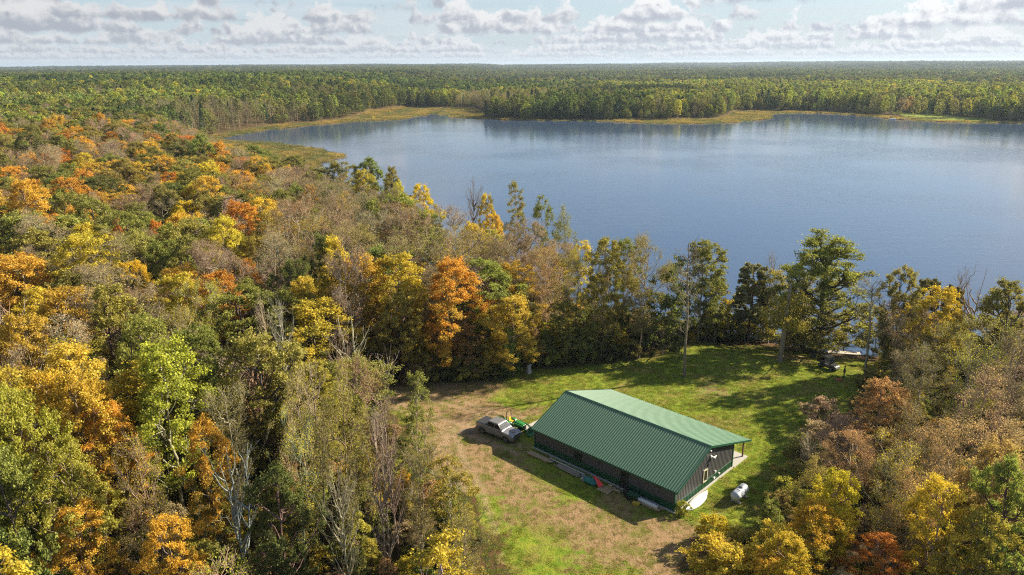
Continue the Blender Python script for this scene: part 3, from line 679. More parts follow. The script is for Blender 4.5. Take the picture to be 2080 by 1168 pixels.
# ------------------------------------------------------------------ the trees one can tell apart
# trees along the lawn and the near shore, by where their trunks stand
base_tree(1390, 765, 492, 68, 'bare', 'grey', var='bare9', label='tall slim leafless tree standing alone on the lawn behind the green roofed barn', bark='tan', rz=2.4)
base_tree(1652, 720, 484, 150, 'poplar', 'olive', var='poplar0', label='tall full green poplar by the shore just left of the dock', rz=1.0)
base_tree(1584, 733, 572, 38, 'snag', 'lime', var='snag9', label='broken trunk with a leafy ivy clump in the shaded grass left of the tall poplar', bark='grey', rz=0)
base_tree(1757, 768, 578, 70, 'bare', 'grey', var='bare8', label='thin leafless tree beside the parked black buggy and the dock', bark='grey')
base_tree(1345, 722, 556, 84, 'sapling', 'dark', label='dark bushy tree standing on the lawn edge left of the lone bare tree')
base_tree(1298, 728, 488, 98, 'sparse', 'olive', var='sparse4', label='tall olive tree with a bare lower trunk, second left of the lone bare tree')
base_tree(1418, 690, 488, 104, 'aspen', 'green', var='maple0', label='tall green shore tree right behind the lone bare tree')
base_tree(1518, 684, 538, 88, 'pine', 'rustpine', label='brownish pine on the shore between the lone bare tree and the tall poplar')
base_tree(1548, 688, 515, 50, 'bare', 'grey', var='bare1', label='leafless tree rising behind the brownish shore pine')
base_tree(1560, 690, 556, 70, 'aspen', 'lime', label='yellow green tree on the shore beside the brownish pine')
base_tree(1600, 700, 588, 58, 'sapling', 'lime', label='yellow green young tree behind the dead broken trunk')
base_tree(1450, 690, 582, 60, 'sapling', 'goldgreen', label='young tree with a yellow top on the shore right of the lone bare tree')
base_tree(1625, 705, 560, 60, 'sparse', 'olive', label='thin olive tree leaning beside the tall poplar trunk')
base_tree(1715, 708, 628, 66, 'sapling', 'lime', label='pale yellow green young tree behind the dock')
base_tree(1775, 716, 630, 60, 'sapling', 'olive', label='olive young tree behind the right end of the dock')
base_tree(1220, 728, 492, 88, 'oak', 'olive', var='maple2', label='olive shore tree at the left end of the lawn tree row')
base_tree(1262, 700, 488, 80, 'oak', 'green', var='maple4', label='green shore tree, second from the left end of the lawn tree row')
base_tree(1212, 724, 560, 50, 'sparse', 'brown', var='sparse1', label='leaning brown tree with a slanting trunk at the lawn edge')
base_tree(1165, 730, 515, 66, 'sparse', 'goldgreen', var='sparse2', label='thin yellowing tree behind the pale boulders')
base_tree(1140, 735, 620, 70, 'sapling', 'olive', label='bushy olive young tree at the left lawn edge by the boulders')
base_tree(1185, 735, 640, 60, 'sapling', 'green', label='bushy green young tree at the left lawn edge by the boulders')
base_tree(1042, 762, 600, 116, 'maple', 'gold', var='maple1', label='golden maple with an ivy clad trunk at the lawn corner behind the tractor')
base_tree(1036, 765, 672, 42, 'sapling', 'bright', label='bright green ivy bush climbing the golden maple trunk')
base_tree(920, 758, 530, 128, 'maple', 'orange', var='maple3', label='large golden orange maple straight behind the dirt yard')
base_tree(885, 765, 650, 62, 'sapling', 'orange', label='orange young tree at the edge of the dirt yard')
base_tree(855, 768, 655, 60, 'sapling', 'gold', label='golden young tree at the edge of the dirt yard')
base_tree(950, 765, 668, 64, 'sapling', 'rust', label='rust brown young tree at the yard edge beneath the large golden maple')
base_tree(985, 765, 690, 56, 'sapling', 'olive', label='olive young tree at the yard edge beneath the large golden maple')
base_tree(815, 772, 600, 96, 'oak', 'olive', var='oak1', label='wide olive oak at the yard edge left of the large golden maple')
for px, py, wd, sp, pal, zc in [
    # far left woods towards the marsh
    (20, 300, 90, 'oak', 'olive', 12), (85, 312, 78, 'maple', 'redorange', 11), (160, 302, 72, 'maple', 'orange', 11), (48, 348, 72, 'maple', 'orange', 10), (222, 298, 90, 'oak', 'green', 12),
    (258, 318, 100, 'oak', 'green', 11), (328, 312, 88, 'maple', 'orange', 10), (272, 352, 78, 'sparse', 'pink', 10), (350, 357, 46, 'maple', 'redorange', 10), (430, 322, 80, 'oak', 'lime', 10),
    (462, 352, 52, 'maple', 'orange', 10), (545, 372, 42, 'maple', 'orange', 10), (515, 328, 100, 'oak', 'green', 10), (600, 350, 66, 'oak', 'green', 9), (575, 390, 70, 'sparse', 'pink', 10),
    (630, 424, 46, 'maple', 'orange', 10), (602, 420, 62, 'oak', 'green', 10), (690, 375, 92, 'oak', 'green', 9), (750, 372, 74, 'oak', 'green', 9), (735, 395, 60, 'maple', 'lime', 9), (800, 395, 50, 'oak', 'olive', 9),
    (130, 402, 120, 'oak', 'dark', 11), (205, 412, 105, 'oak', 'dark', 11), (18, 412, 80, 'maple', 'gold', 11), (108, 440, 70, 'snag', 'grey', 9), (155, 436, 70, 'snag', 'grey', 9),
    (350, 425, 105, 'oak', 'dark', 11), (432, 402, 90, 'oak', 'green', 11), (398, 428, 74, 'maple', 'goldgreen', 11), (380, 466, 66, 'maple', 'yellow', 10), (520, 418, 100, 'sparse', 'olive', 11), (250, 452, 90, 'sparse', 'olive', 10),
    (60, 505, 170, 'oak', 'bright', 12), (150, 510, 110, 'oak', 'green', 11), (190, 548, 100, 'maple', 'gold', 11), (300, 545, 120, 'oak', 'olive', 11), (385, 562, 120, 'oak', 'green', 11), (318, 512, 40, 'maple', 'redorange', 10),
    (262, 505, 50, 'maple', 'redorange', 10), (55, 602, 130, 'maple', 'orange', 11), (138, 570, 80, 'sparse', 'olive', 10), (440, 600, 110, 'sparse', 'brown', 11), (508, 592, 36, 'maple', 'redorange', 9), (285, 602, 46, 'maple', 'yellow', 10),
    (452, 628, 50, 'maple', 'yellow', 9), (525, 545, 70, 'maple', 'lime', 10), (560, 540, 80, 'sparse', 'brown', 11),
    (655, 555, 80, 'oak', 'dark', 11), (690, 560, 80, 'maple', 'gold', 11), (728, 592, 62, 'maple', 'orange', 10), (640, 632, 92, 'maple', 'goldgreen', 10), (600, 610, 90, 'oak', 'dark', 10),
    (865, 438, 60, 'maple', 'yellow', 10), (815, 425, 36, 'maple', 'gold', 10), (690, 448, 44, 'sparse', 'gold', 10), (990, 462, 42, 'maple', 'gold', 10), (884, 495, 36, 'aspen', 'bright', 10), (1004, 496, 44, 'maple', 'orange', 9),
    (1180, 555, 54, 'aspen', 'gold', 10), (1105, 480, 50, 'aspen', 'green', 12), (1050, 450, 44, 'aspen', 'olive', 11), (1145, 500, 60, 'sparse', 'olive', 11), (760, 500, 90, 'sparse', 'brown', 11), (700, 500, 90, 'sparse', 'brown', 11),
    (960, 430, 50, 'bare', 'grey', 11), (835, 490, 80, 'sparse', 'brown', 11), (930, 490, 80, 'sparse', 'rust', 11), (1060, 520, 80, 'sparse', 'brown', 11), (1110, 580, 70, 'sparse', 'rust', 10),
    # lower left woods
    (40, 690, 90, 'snag', 'grey', 10), (222, 685, 130, 'oak', 'olive', 11), (160, 745, 100, 'sparse', 'pink', 10), (70, 660, 90, 'maple', 'gold', 9), (380, 705, 80, 'sparse', 'gold', 10), (425, 668, 80, 'sparse', 'lime', 11), (300, 760, 130, 'oak', 'green', 11),
    (405, 790, 130, 'oak', 'green', 11), (175, 890, 120, 'maple', 'orange', 11), (95, 880, 110, 'maple', 'gold', 11), (50, 960, 150, 'oak', 'lime', 12), (40, 1050, 130, 'oak', 'bright', 11), (160, 1030, 120, 'maple', 'lime', 10),
    (420, 965, 100, 'maple', 'mixed', 9), (240, 930, 110, 'maple', 'mixed', 9), (360, 1135, 110, 'maple', 'orange', 7), (165, 1120, 70, 'maple', 'orange', 7), (300, 1010, 90, 'sparse', 'goldgreen', 10), (480, 905, 110, 'sparse', 'olive', 10),
    (520, 765, 90, 'bare', 'grey', 10), (585, 705, 80, 'bare', 'grey', 11), (540, 690, 70, 'bare', 'grey', 10), (610, 870, 90, 'sparse', 'lime', 10), (565, 1060, 130, 'oak', 'dark', 8), (720, 705, 110, 'snag', 'grey', 8), (690, 740, 90, 'bare', 'grey', 8), (780, 745, 70, 'snag', 'grey', 5),
    (690, 900, 120, 'sparse', 'lime', 12), (640, 860, 90, 'bare', 'grey', 12), (760, 860, 100, 'sparse', 'olive', 11), (855, 872, 64, 'aspen', 'bright', 10), (910, 1030, 100, 'aspen', 'lime', 8), (850, 1000, 90, 'sparse', 'olive', 9), (480, 1000, 120, 'snag', 'grey', 9),
    (700, 1060, 100, 'bare', 'grey', 10), (780, 970, 100, 'bare', 'grey', 11), (800, 920, 90, 'bare', 'grey', 11), (940, 1110, 90, 'sparse', 'lime', 6), (600, 980, 90, 'sparse', 'goldgreen', 10),
    # right bank and the woods right of the barn
    (1888, 640, 62, 'pine', 'rustpine', 8.6), (1926, 648, 54, 'pine', 'rustpine', 8), (1830, 632, 80, 'oak', 'olive', 10), (1905, 668, 96, 'maple', 'yellow', 9.5), (1962, 622, 80, 'bare', 'grey', 10), (2045, 665, 110, 'oak', 'green', 10),
    (1835, 672, 80, 'sparse', 'pink', 7), (1850, 700, 90, 'sparse', 'brown', 7.5), (1900, 725, 90, 'sparse', 'lime', 7.5), (2010, 745, 90, 'sparse', 'olive', 10), (2060, 770, 90, 'sparse', 'brown', 10), (1870, 775, 90, 'sparse', 'olive', 7.5), (1960, 790, 90, 'sparse', 'lime', 9), (1832, 765, 70, 'sparse', 'brown', 6),
    (1785, 840, 110, 'maple', 'salmon', 6.5), (1705, 885, 90, 'sparse', 'pink', 4.2), (1642, 925, 70, 'bare', 'grey', 4), (1720, 950, 100, 'sparse', 'salmon', 5.5), (1840, 905, 100, 'sparse', 'olive', 7.5), (2000, 860, 100, 'sparse', 'brown', 10), (1945, 950, 100, 'sparse', 'salmon', 8),
    (2020, 985, 100, 'maple', 'salmon', 8), (2045, 1070, 110, 'oak', 'bright', 9), (1450, 1136, 104, 'sapling', 'yellow', 3.2), (1524, 1150, 130, 'sapling', 'yellow', 3.6), (1590, 1112, 84, 'sapling', 'gold', 3.6), (1560, 1180, 110, 'sapling', 'gold', 4.0), (1490, 1160, 90, 'sapling', 'gold', 4), (1655, 1085, 110, 'maple', 'yellow', 5.5), (1800, 1005, 100, 'sparse', 'goldgreen', 8), (1845, 1050, 80, 'sparse', 'salmon', 7),
    (1910, 1080, 110, 'maple', 'gold', 8), (1780, 1140, 70, 'maple', 'redorange', 4), (1660, 990, 70, 'sparse', 'lime', 5), (1700, 1035, 80, 'maple', 'yellow', 7), (1600, 1150, 90, 'maple', 'yellow', 5), (1980, 1130, 80, 'maple', 'lime', 7), (1880, 980, 80, 'sparse', 'salmon', 8)]:
    crown_tree(px, py, wd, sp, pal, zc)

# shrubs one can tell apart along the edges of the lawn and yard
SHR = [(1085, 742, 'olive', 1.3), (1105, 738, 'green', 1.5), (1128, 735, 'lime', 1.3), (1160, 733, 'olive', 1.4), (1190, 730, 'green', 1.2), (1232, 728, 'dark', 1.2), (1275, 726, 'olive', 1.0), (1440, 682, 'olive', 1.5), (1462, 680, 'green', 1.6), (1482, 678, 'goldgreen', 1.6), (1505, 678, 'olive', 1.5),
    (1535, 682, 'lime', 1.4), (1560, 684, 'olive', 1.3), (1612, 700, 'lime', 1.3), (1640, 704, 'dark', 1.3), (1662, 708, 'olive', 1.2), (1010, 764, 'dark', 1.0), (985, 767, 'olive', 1.2), (960, 768, 'green', 1.1), (935, 770, 'olive', 1.2), (905, 772, 'dark', 1.2), (872, 774, 'olive', 1.2), (840, 778, 'rust', 1.1),
    (1655, 905, 'pink', 1.2), (1630, 935, 'olive', 1.1), (1668, 870, 'pink', 1.3), (1775, 790, 'olive', 1.2), (1610, 985, 'olive', 1.0), (1590, 1020, 'lime', 1.0), (1440, 1100, 'yellow', 1.0), (1585, 1040, 'olive', .8), (1383, 1046, 'lime', .45)]
for px, py, pal, k in SHR:
    b = at(px, py, 0); b = at(px, py, gz(b[0], b[1])); plan(b[0], b[1], pick('shrub'), pal, k, k*random.uniform(.85, 1.15))
# the rest of the near and middle woods, species mixed by stand
ZP = {'A': [('oak', 'olive', 3), ('sparse', 'brown', 3), ('maple', 'orange', 1), ('oak', 'green', 2), ('oak', 'dark', 1), ('bare', 'grey', 1.5)],
      'B': [('oak', 'green', 2.4), ('oak', 'dark', 1.4), ('oak', 'olive', 3), ('maple', 'orange', 3.4), ('maple', 'redorange', 1.3), ('maple', 'mixed', 1.2), ('sparse', 'brown', 3), ('bare', 'grey', 1), ('maple', 'gold', .8), ('sparse', 'pink', .6)],
      'C': [('sparse', 'brown', 4), ('bare', 'grey', 2.6), ('sparse', 'olive', 1.8), ('maple', 'gold', .8), ('oak', 'green', 1.3), ('aspen', 'lime', .8), ('sparse', 'rust', 1.2), ('sparse', 'gold', .6)],
      'D': [('oak', 'green', 2.6), ('sparse', 'olive', 2.4), ('oak', 'olive', 1.8), ('sparse', 'brown', 2.2), ('maple', 'gold', 1.2), ('maple', 'orange', 1.3), ('maple', 'redorange', .5), ('maple', 'mixed', 1), ('bare', 'grey', 1.4)],
      'E': [('maple', 'gold', 2), ('maple', 'goldgreen', 1.7), ('sparse', 'olive', 1.8), ('sparse', 'brown', 2.4), ('oak', 'green', .9), ('bare', 'grey', 1.4), ('maple', 'orange', 1.4)],
      'F': [('oak', 'olive', 1.5), ('maple', 'lime', 1.7), ('maple', 'goldgreen', 1.6), ('oak', 'green', 1.7), ('maple', 'orange', 1.2), ('maple', 'gold', .9), ('bare', 'grey', .8), ('sparse', 'lime', 1.2), ('sparse', 'brown', 1.3), ('sparse', 'olive', 1.2)],
      'G': [('sparse', 'olive', 2.2), ('bare', 'grey', 1.2), ('sparse', 'lime', 2.2), ('oak', 'green', 1.1), ('oak', 'olive', .8), ('sparse', 'brown', 1.0), ('sparse', 'goldgreen', 1.6), ('aspen', 'goldgreen', .8), ('maple', 'lime', .6)],
      'H': [('sparse', 'olive', 3), ('sparse', 'brown', 3), ('sparse', 'pink', 1), ('sparse', 'lime', 1.2), ('oak', 'olive', .8), ('bare', 'grey', .7)],
      'I': [('maple', 'salmon', .6), ('maple', 'gold', 1.2), ('maple', 'goldgreen', 1.2), ('sparse', 'gold', 2), ('sparse', 'salmon', 1.8), ('sparse', 'lime', 1.0), ('maple', 'redorange', .12), ('sparse', 'pink', 1)]}
def zone_of(px, py):
    if px > 1380: return 'H' if py < 800 else 'I'
    if py < 300: return 'A'
    if px < 560 and py < 480: return 'B'
    if px >= 540 and py < 565: return 'C'
    if py < 680: return 'D' if px < 560 else 'E'
    return 'F' if px < 450 else 'G'
CLEARPX = np.array([(1012, 1290), (1005, 1090), (965, 1000), (955, 960), (908, 950), (905, 900), (912, 850), (850, 828), (800, 795), (868, 778), (1020, 768), (1062, 746), (1210, 737), (1380, 714), (1420, 692), (1560, 692), (1650, 706), (1690, 700),
    (1750, 705), (1752, 750), (1715, 800), (1675, 850), (1612, 900), (1588, 960), (1562, 1010), (1548, 1054), (1440, 1066), (1404, 1290)], float)
LIM = np.array([(-400, 150), (300, 220), (400, 262), (450, 292), (560, 316), (640, 340), (700, 342), (780, 347), (820, 388), (900, 402), (950, 400), (1000, 438), (1060, 425), (1100, 440), (1150, 470), (1210, 502), (1240, 487), (1330, 490), (1440, 500), (1470, 560), (1530, 520), (1600, 530),
    (1625, 485), (1730, 530), (1752, 600), (1785, 622), (1840, 602), (1870, 575), (1930, 590), (2000, 628), (2080, 622), (2600, 622)], float)
CELL = 5.7; GRID = {}
def gadd(x, y): GRID.setdefault((int(x//CELL), int(y//CELL)), []).append((x, y))
def gnear(x, y, d):
    i, j = int(x//CELL), int(y//CELL)
    return any((x-a)**2+(y-b)**2 < d*d for u in (-1, 0, 1) for v in (-1, 0, 1) for a, b in GRID.get((i+u, j+v), ()))
for c in CANDS: gadd(c['x'], c['y'])
def scatter_pts(n, x0, x1, y0, y1, rng):
    P = np.stack([rng.uniform(x0, x1, n), rng.uniform(y0, y1, n)], 1)
    ok = pdist(P, LAKE) > 3.0
    ok &= np.min([pdist(P, m) for m in MARSH], 0) > 1.5
    ok &= pdist(P, CLEARING) > 1.2
    ok &= pdist(P, FARLAWN) > 0
    ok &= np.abs(P[:, 0]) < P[:, 1]*.84 + 34
    return P[ok]
rng = np.random.default_rng(21)
P = np.concatenate([scatter_pts(26000, -330, 110, 22, 300, rng), scatter_pts(11000, -420, -60, 290, 480, rng)])
P = P[np.argsort(P[:, 1] + rng.uniform(0, 25, len(P)))]
GZP = ground(P); SHORE = pdist(P, LAKE)
hts = 15.5 + wav(P, 45, 2)*1.2 + rng.normal(size=len(P))*1.9
for i, (x, y) in enumerate(P):
    if 8 < x < 62 and 98 < y < 134 and SHORE[i] < 24: continue
    if gnear(x, y, 5.6 if rng.uniform() < .8 else 4.2): continue
    g = GZP[i]; pc = project([(x, y, g+10)])[0]
    if pc[1] > 1420 or pc[0] < -260 or pc[0] > 2340: continue
    z = zone_of(*pc); L = ZP[z]; ws = np.array([q[2] for q in L]); sp, pal, _ = L[rng.choice(len(L), p=ws/ws.sum())]
    var = pick(sp); p = PROTO[var]; h = hts[i]*(.82 if sp == 'bare' else 1); sxy = rng.uniform(.9, 1.38)
    if x > 30 and y < 114: h *= .78 if (x > 68 or y < 58) else .54
    ok = False
    dcam = math.sqrt(x*x+y*y+(CAM_H-g-h*.65)**2)
    if 2*p['R']*sxy*F_PX/dcam > (130 if z == 'I' else 185): continue
    drop = rng.uniform(0, 60) if 860 < pc[0] < 1260 else rng.uniform(0, 14)
    for att in range(4):
        R = p['R']*sxy
        pts = [(x+a*R*k, y, g+h*t) for t, k in ((.3, .7), (.45, 1.05), (.6, 1.1), (.75, 1.0), (.9, .7)) for a in (-1, -.5, 0, .5, 1)] + [(x, y, g+h), (x, y, g)]
        q = project(pts)
        if not inside(q, CLEARPX).any() and q[-2, 1] > np.interp(q[-2, 0], LIM[:, 0], LIM[:, 1]) + drop: ok = True; break
        h *= .86; sxy *= .9
    if not ok: continue
    gadd(x, y); plan(x, y, var, pal, sxy, h/p['H'])
print('planned', len(CANDS))
def wander(): return random.Random(3)
big = []
for c in CANDS:
    g = gz(c['x'], c['y']); h = PROTO[c['var']]['H']*c['sz']; q = project([(c['x'], c['y'], g+h*.65)])[0]; c['g'] = g; c['px'], c['py'] = q
    q1 = project([(c['x'], c['y'], g+h)])[0]
    inview = -60 < q[0] < 2140 and q1[1] < 1175
    c['size'] = (h*PROTO[c['var']]['R']*c['sxy'])/(c['x']**2+c['y']**2+30**2) if inview else 0
    if c['label'] or c['var'][:5] == 'shrub': c['size'] += 100
CANDS.sort(key=lambda c: -c['size'])
NSINGLE = 560
singles, mass = CANDS[:NSINGLE], CANDS[NSINGLE:]
prng = np.random.default_rng(77)
def set_tints(o, c, part):
    o['tint'], o['tint2'] = c['t1'], c['t2']
    if part == 'trunk': o['bark'] = c['bk']
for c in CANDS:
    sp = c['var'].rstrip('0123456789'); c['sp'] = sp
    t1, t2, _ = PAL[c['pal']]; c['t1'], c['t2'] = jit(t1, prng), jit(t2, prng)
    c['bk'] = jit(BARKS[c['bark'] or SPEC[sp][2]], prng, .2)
TREE_GROUPS = {}
def tree_thing(c):
    sp = c['sp']; nm = SPEC[sp][0]
    r = empty(nm, (c['x'], c['y'], c['g']-.05), c['rz'], tilt=(prng.normal()*.03, prng.normal()*.03)); r.scale = (c['sxy'], c['sxy'], c['sz'])
    for part in ('trunk', 'crown'):
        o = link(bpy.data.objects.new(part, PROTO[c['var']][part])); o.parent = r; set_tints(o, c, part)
        if part == 'crown' and sp in ('bare', 'snag'): o['bark'] = c['bk']
        PROTO[c['var']].setdefault('obj', {})[part] = PROTO[c['var']].get('obj', {}).get(part, o)
    r['category'] = 'shrub' if sp == 'shrub' else 'tree'
    c['root'] = r; TREES.append(c); return r
# far shore lawn trees and the shrub by the far house
FAR = []
for px, py, var, pal, s in [(1858, 238, 'fardec0', 'olive', .9), (1882, 240, 'farcon', 'conifer', .85), (1905, 241, 'fardec1', 'green', .95), (1938, 243, 'fardec2', 'olive', 1.0), (1872, 232, 'fardec2', 'green', 1.0), (1926, 232, 'farcon', 'conifer', 1.0), (1962, 240, 'fardec1', 'lime', 1.0), (1985, 243, 'farcon', 'conifer', .8), (1893, 226, 'fardec0', 'bright', .38), (1845, 230, 'fardec1', 'rust', 1.0), (1826, 234, 'farbare', 'brown', 1.0), (1835, 232, 'farbare', 'brown', .9)]:
    b = at(px, py, 0); b = at(px, py, gz(b[0], b[1])); c = dict(x=b[0], y=b[1], var=var, pal=pal, sxy=s*(1 if s > .5 else 1.4), sz=s, rz=px*.1, label=None, bark=None)
    sp = var.rstrip('0123456789'); t1, t2, _ = PAL[pal]; c.update(g=gz(b[0], b[1]), sp=sp, t1=jit(t1, prng), t2=jit(t2, prng), bk=BARKS['grey'], px=px, py=py-12, size=1); FAR.append(c)
for c in singles + FAR: tree_thing(c)

# labels: colour and kind, the stand the tree belongs to, and its place in that stand
STAND = [('on the far shore lawn', lambda x, y: y < 238 and x > 1600), ('in the woods beside the marsh', lambda x, y: y < 330 and x < 700), ('in the far left woods', lambda x, y: y < 480 and x < 300),
         ('in the woods below the marsh point', lambda x, y: y < 480 and x < 640), ('along the left lake shore', lambda x, y: y < 480 and x < 1300), ('in the woods at the left edge', lambda x, y: x < 220 and y < 760),
         ('in the middle of the left woods', lambda x, y: x < 560 and y < 680), ('between the lake and the dirt yard', lambda x, y: x < 860 and y < 790), ('behind the left end of the lawn', lambda x, y: x < 1300 and y < 790),
         ('in the lower left corner', lambda x, y: x < 330), ('below left of the dirt yard', lambda x, y: x < 640), ('in front of the dirt yard', lambda x, y: x < 1100),
         ('on the shore behind the lawn', lambda x, y: x < 1760 and y < 740), ('on the right bank by the dock', lambda x, y: y < 740), ('in the woods right of the lawn', lambda x, y: y < 930), ('beside the propane tank', lambda x, y: x < 1720), ('in the lower right corner', lambda x, y: True)]
def ordinal(k):
    ones = 'first second third fourth fifth sixth seventh eighth ninth tenth eleventh twelfth thirteenth fourteenth fifteenth sixteenth seventeenth eighteenth nineteenth'.split()
    if k < 19: return ones[k]
    t, u = divmod(k+1, 10); return ('twentieth thirtieth fortieth fiftieth'.split()[t-2] if u == 0 else 'twenty- thirty- forty- fifty-'.split()[t-2]+ones[u-1])
buck = {}
for c in TREES:
    if c['label']: setp(c['root'], c['label']); c['root']['group'] = 'trees along the lawn and yard'; continue
    st = next(n for n, f in STAND if f(c['px'], c['py'])); hh = PROTO[c['var']]['H']*c['sz']
    nm = SPEC[c['sp']][1]; wd = PAL[c['pal']][2]
    wd = {'bare': 'grey', 'snag': 'grey'}.get(c['sp'], wd)
    size = 'tall' if hh > 15.2 else ('low' if hh < 11.5 else '')
    c['root']['group'] = 'trees '+st
    buck.setdefault((st, (size+' '+wd+' '+nm).strip()), []).append(c)
for (st, what), L in buck.items():
    L.sort(key=lambda c: c['px'])
    for k, c in enumerate(L):
        lab = what+' '+st if len(L) == 1 else what+' '+st+', '+ordinal(k)+' from left'
        if len(lab.split()) > 16: lab = lab.replace('sparse tree', 'tree').replace('tall ', '').replace('low ', '')
        c['root']['label'] = lab

# where the barn stands (its sizes, and its near right corner)
BL, BW, WH, RV, RH, FV, FH = 19.21, 12.03, 2.70, 6.106, 5.267, 15.606, 2.254
BYAW = math.atan2(-.69578, .71826); BO = Vector((16.43, 64.77, 0))

# ------------------------------------------------------------------ masses nobody could count
def mass_object(name, pts, label, protos):
    """pts: list of dict(x,y,g,rz,sxy,sz,v,t1,t2,bk); protos[v] = list of objects already standing in the scene"""
    n = len(pts); me = bpy.data.meshes.new(name); me.vertices.add(n)
    me.vertices.foreach_set('co', np.array([(p[0], p[1], p[2]) for p in pts], np.float32).ravel())
    A = np.array([p[3:] for p in pts], np.float32)
    for nm, ty, cols, key in (('rz', 'FLOAT', (0,), 'value'), ('scl', 'FLOAT_VECTOR', (1, 1, 2), 'vector'), ('tint', 'FLOAT_VECTOR', (4, 5, 6), 'vector'), ('tint2', 'FLOAT_VECTOR', (7, 8, 9), 'vector'), ('bark', 'FLOAT_VECTOR', (10, 11, 12), 'vector')):
        at_ = me.attributes.new(nm, ty, 'POINT'); at_.data.foreach_set(key, np.ascontiguousarray(A[:, list(cols)], np.float32).ravel())
    at_ = me.attributes.new('kindno', 'INT', 'POINT'); at_.data.foreach_set('value', A[:, 3].astype(np.int32))
    o = link(bpy.data.objects.new(name, me)); setp(o, label, kind='stuff')
    ng = bpy.data.node_groups.new(name, 'GeometryNodeTree')
    ng.interface.new_socket('Geometry', in_out='INPUT', socket_type='NodeSocketGeometry'); ng.interface.new_socket('Geometry', in_out='OUTPUT', socket_type='NodeSocketGeometry')
    t = NT(ng); gi = t.new('NodeGroupInput'); go = t.new('NodeGroupOutput'); jn = t.new('GeometryNodeJoinGeometry')
    def na(nm, ty):
        a = t.new('GeometryNodeInputNamedAttribute', data_type=ty); a.inputs['Name'].default_value = nm
        return next(s for s in a.outputs if s.enabled and s.name == 'Attribute')
    rz = na('rz', 'FLOAT'); scl = na('scl', 'FLOAT_VECTOR'); kn = na('kindno', 'INT')
    rot = t.new('ShaderNodeCombineXYZ'); t.l.new(rz, rot.inputs[2])
    for v, obs in enumerate(protos):
        cmpn = t.new('FunctionNodeCompare', data_type='INT', operation='EQUAL')
        ia = [s for s in cmpn.inputs if s.enabled]; t.l.new(kn, ia[0]); ia[1].default_value = v
        for ob in obs:
            oi = t.new('GeometryNodeObjectInfo', transform_space='ORIGINAL'); oi.inputs['Object'].default_value = ob
            ip = t.new('GeometryNodeInstanceOnPoints'); t.l.new(gi.outputs[0], ip.inputs['Points']); t.l.new(cmpn.outputs[0], ip.inputs['Selection'])
            t.l.new(oi.outputs['Geometry'], ip.inputs['Instance']); t.l.new(rot.outputs[0], ip.inputs['Rotation']); t.l.new(scl, ip.inputs['Scale'])
            t.l.new(ip.outputs[0], jn.inputs[0])
    t.l.new(jn.outputs[0], go.inputs[0])
    md = o.modifiers.new('scatter', 'NODES'); md.node_group = ng
    return o
def prow(x, y, g, rz, sxy, sz, v, t1, t2, bk): return (x, y, g, rz, sxy, sz, v, *t1, *t2, *bk)

kinds = sorted({c['var'] for c in mass if 'obj' in PROTO[c['var']]})
ki = {k: i for i, k in enumerate(kinds)}
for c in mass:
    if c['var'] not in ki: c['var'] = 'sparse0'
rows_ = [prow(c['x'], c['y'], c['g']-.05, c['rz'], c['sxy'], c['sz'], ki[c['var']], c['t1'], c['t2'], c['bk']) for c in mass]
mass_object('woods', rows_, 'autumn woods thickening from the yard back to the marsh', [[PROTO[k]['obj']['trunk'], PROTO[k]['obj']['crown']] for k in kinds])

# weeds along the gable end, then the same grass over the lawn and the reeds over the marsh
def tuft(kind, seed, n, h, r, wd):
    g_ = np.random.default_rng(seed); th = g_.uniform(0, 6.283, n); rr = r*np.sqrt(g_.uniform(0, 1, n)); b0 = np.stack([rr*np.cos(th), rr*np.sin(th), np.full(n, -.03)], 1)
    d = np.stack([np.cos(th+g_.normal(size=n)*.8)*.45, np.sin(th+g_.normal(size=n)*.8)*.45, np.ones(n)], 1)*(h*g_.uniform(.5, 1.1, n))[:, None]
    sd = g_.normal(size=(n, 3))*[1, 1, .1]; sd /= np.linalg.norm(sd, axis=1, keepdims=True); sd *= wd
    V = np.stack([b0-sd, b0+sd, b0+d*.7+sd*.7, b0+d], 1).reshape(-1, 3)
    C = np.stack([g_.uniform(0, 1, n), g_.uniform(0, 1, n), np.full(n, .5)], 1)
    PROTO[kind] = dict(crown=mesh_np('blades', V, np.arange(n*4).reshape(-1, 4), [M_LEAF], cattr={'leafvar': np.repeat(C, 4, 0)}))
tuft('tuft0', 1, 46, .17, .30, .022); tuft('tuft1', 2, 40, .28, .26, .02); tuft('reed0', 3, 60, 1.5, .8, .05)
WEEDS = [(1381, 1044, 'tuft1', 'lime', 2.0, 'tall weed clump at the barn corner beside the canoe tip'), (1400, 1052, 'tuft1', 'olive', 1.7, 'weed clump on the grass below the canoe tip'), (1440, 1004, 'tuft1', 'green', 1.6, 'weed clump at the far tip of the canoe'),
         (1470, 975, 'tuft0', 'green', 1.8, 'low grass clump by the vents on the gable wall'), (1535, 1000, 'tuft1', 'olive', 1.8, 'weed clump right of the propane tank'), (1105, 928, 'tuft0', 'olive', 1.8, 'grass clump by the left end of the shaded boards'), (760, 249, 'reed0', 'gold', 1.6, 'golden reed clump on the point of the far marsh')]
for px, py, kd, pal, k, lab in WEEDS:
    b = at(px, py, 0); b = at(px, py, gz(b[0], b[1])); o = link(bpy.data.objects.new('reed_clump' if kd == 'reed0' else 'weed_clump', PROTO[kd]['crown']))
    o.location = (b[0], b[1], gz(b[0], b[1])); o.scale = (k, k, k); o['tint'], o['tint2'] = PAL[pal][0], PAL[pal][1]; setp(o, lab, 'weeds'); PROTO[kd]['obj'] = o
rt = np.random.default_rng(15)
PT = np.stack([rt.uniform(-22, 60, 60000), rt.uniform(44, 124, 60000)], 1); cz = pdist(PT, CLEARING); PT = PT[(cz < .5) & (pdist(PT, LAKE) > 1)]
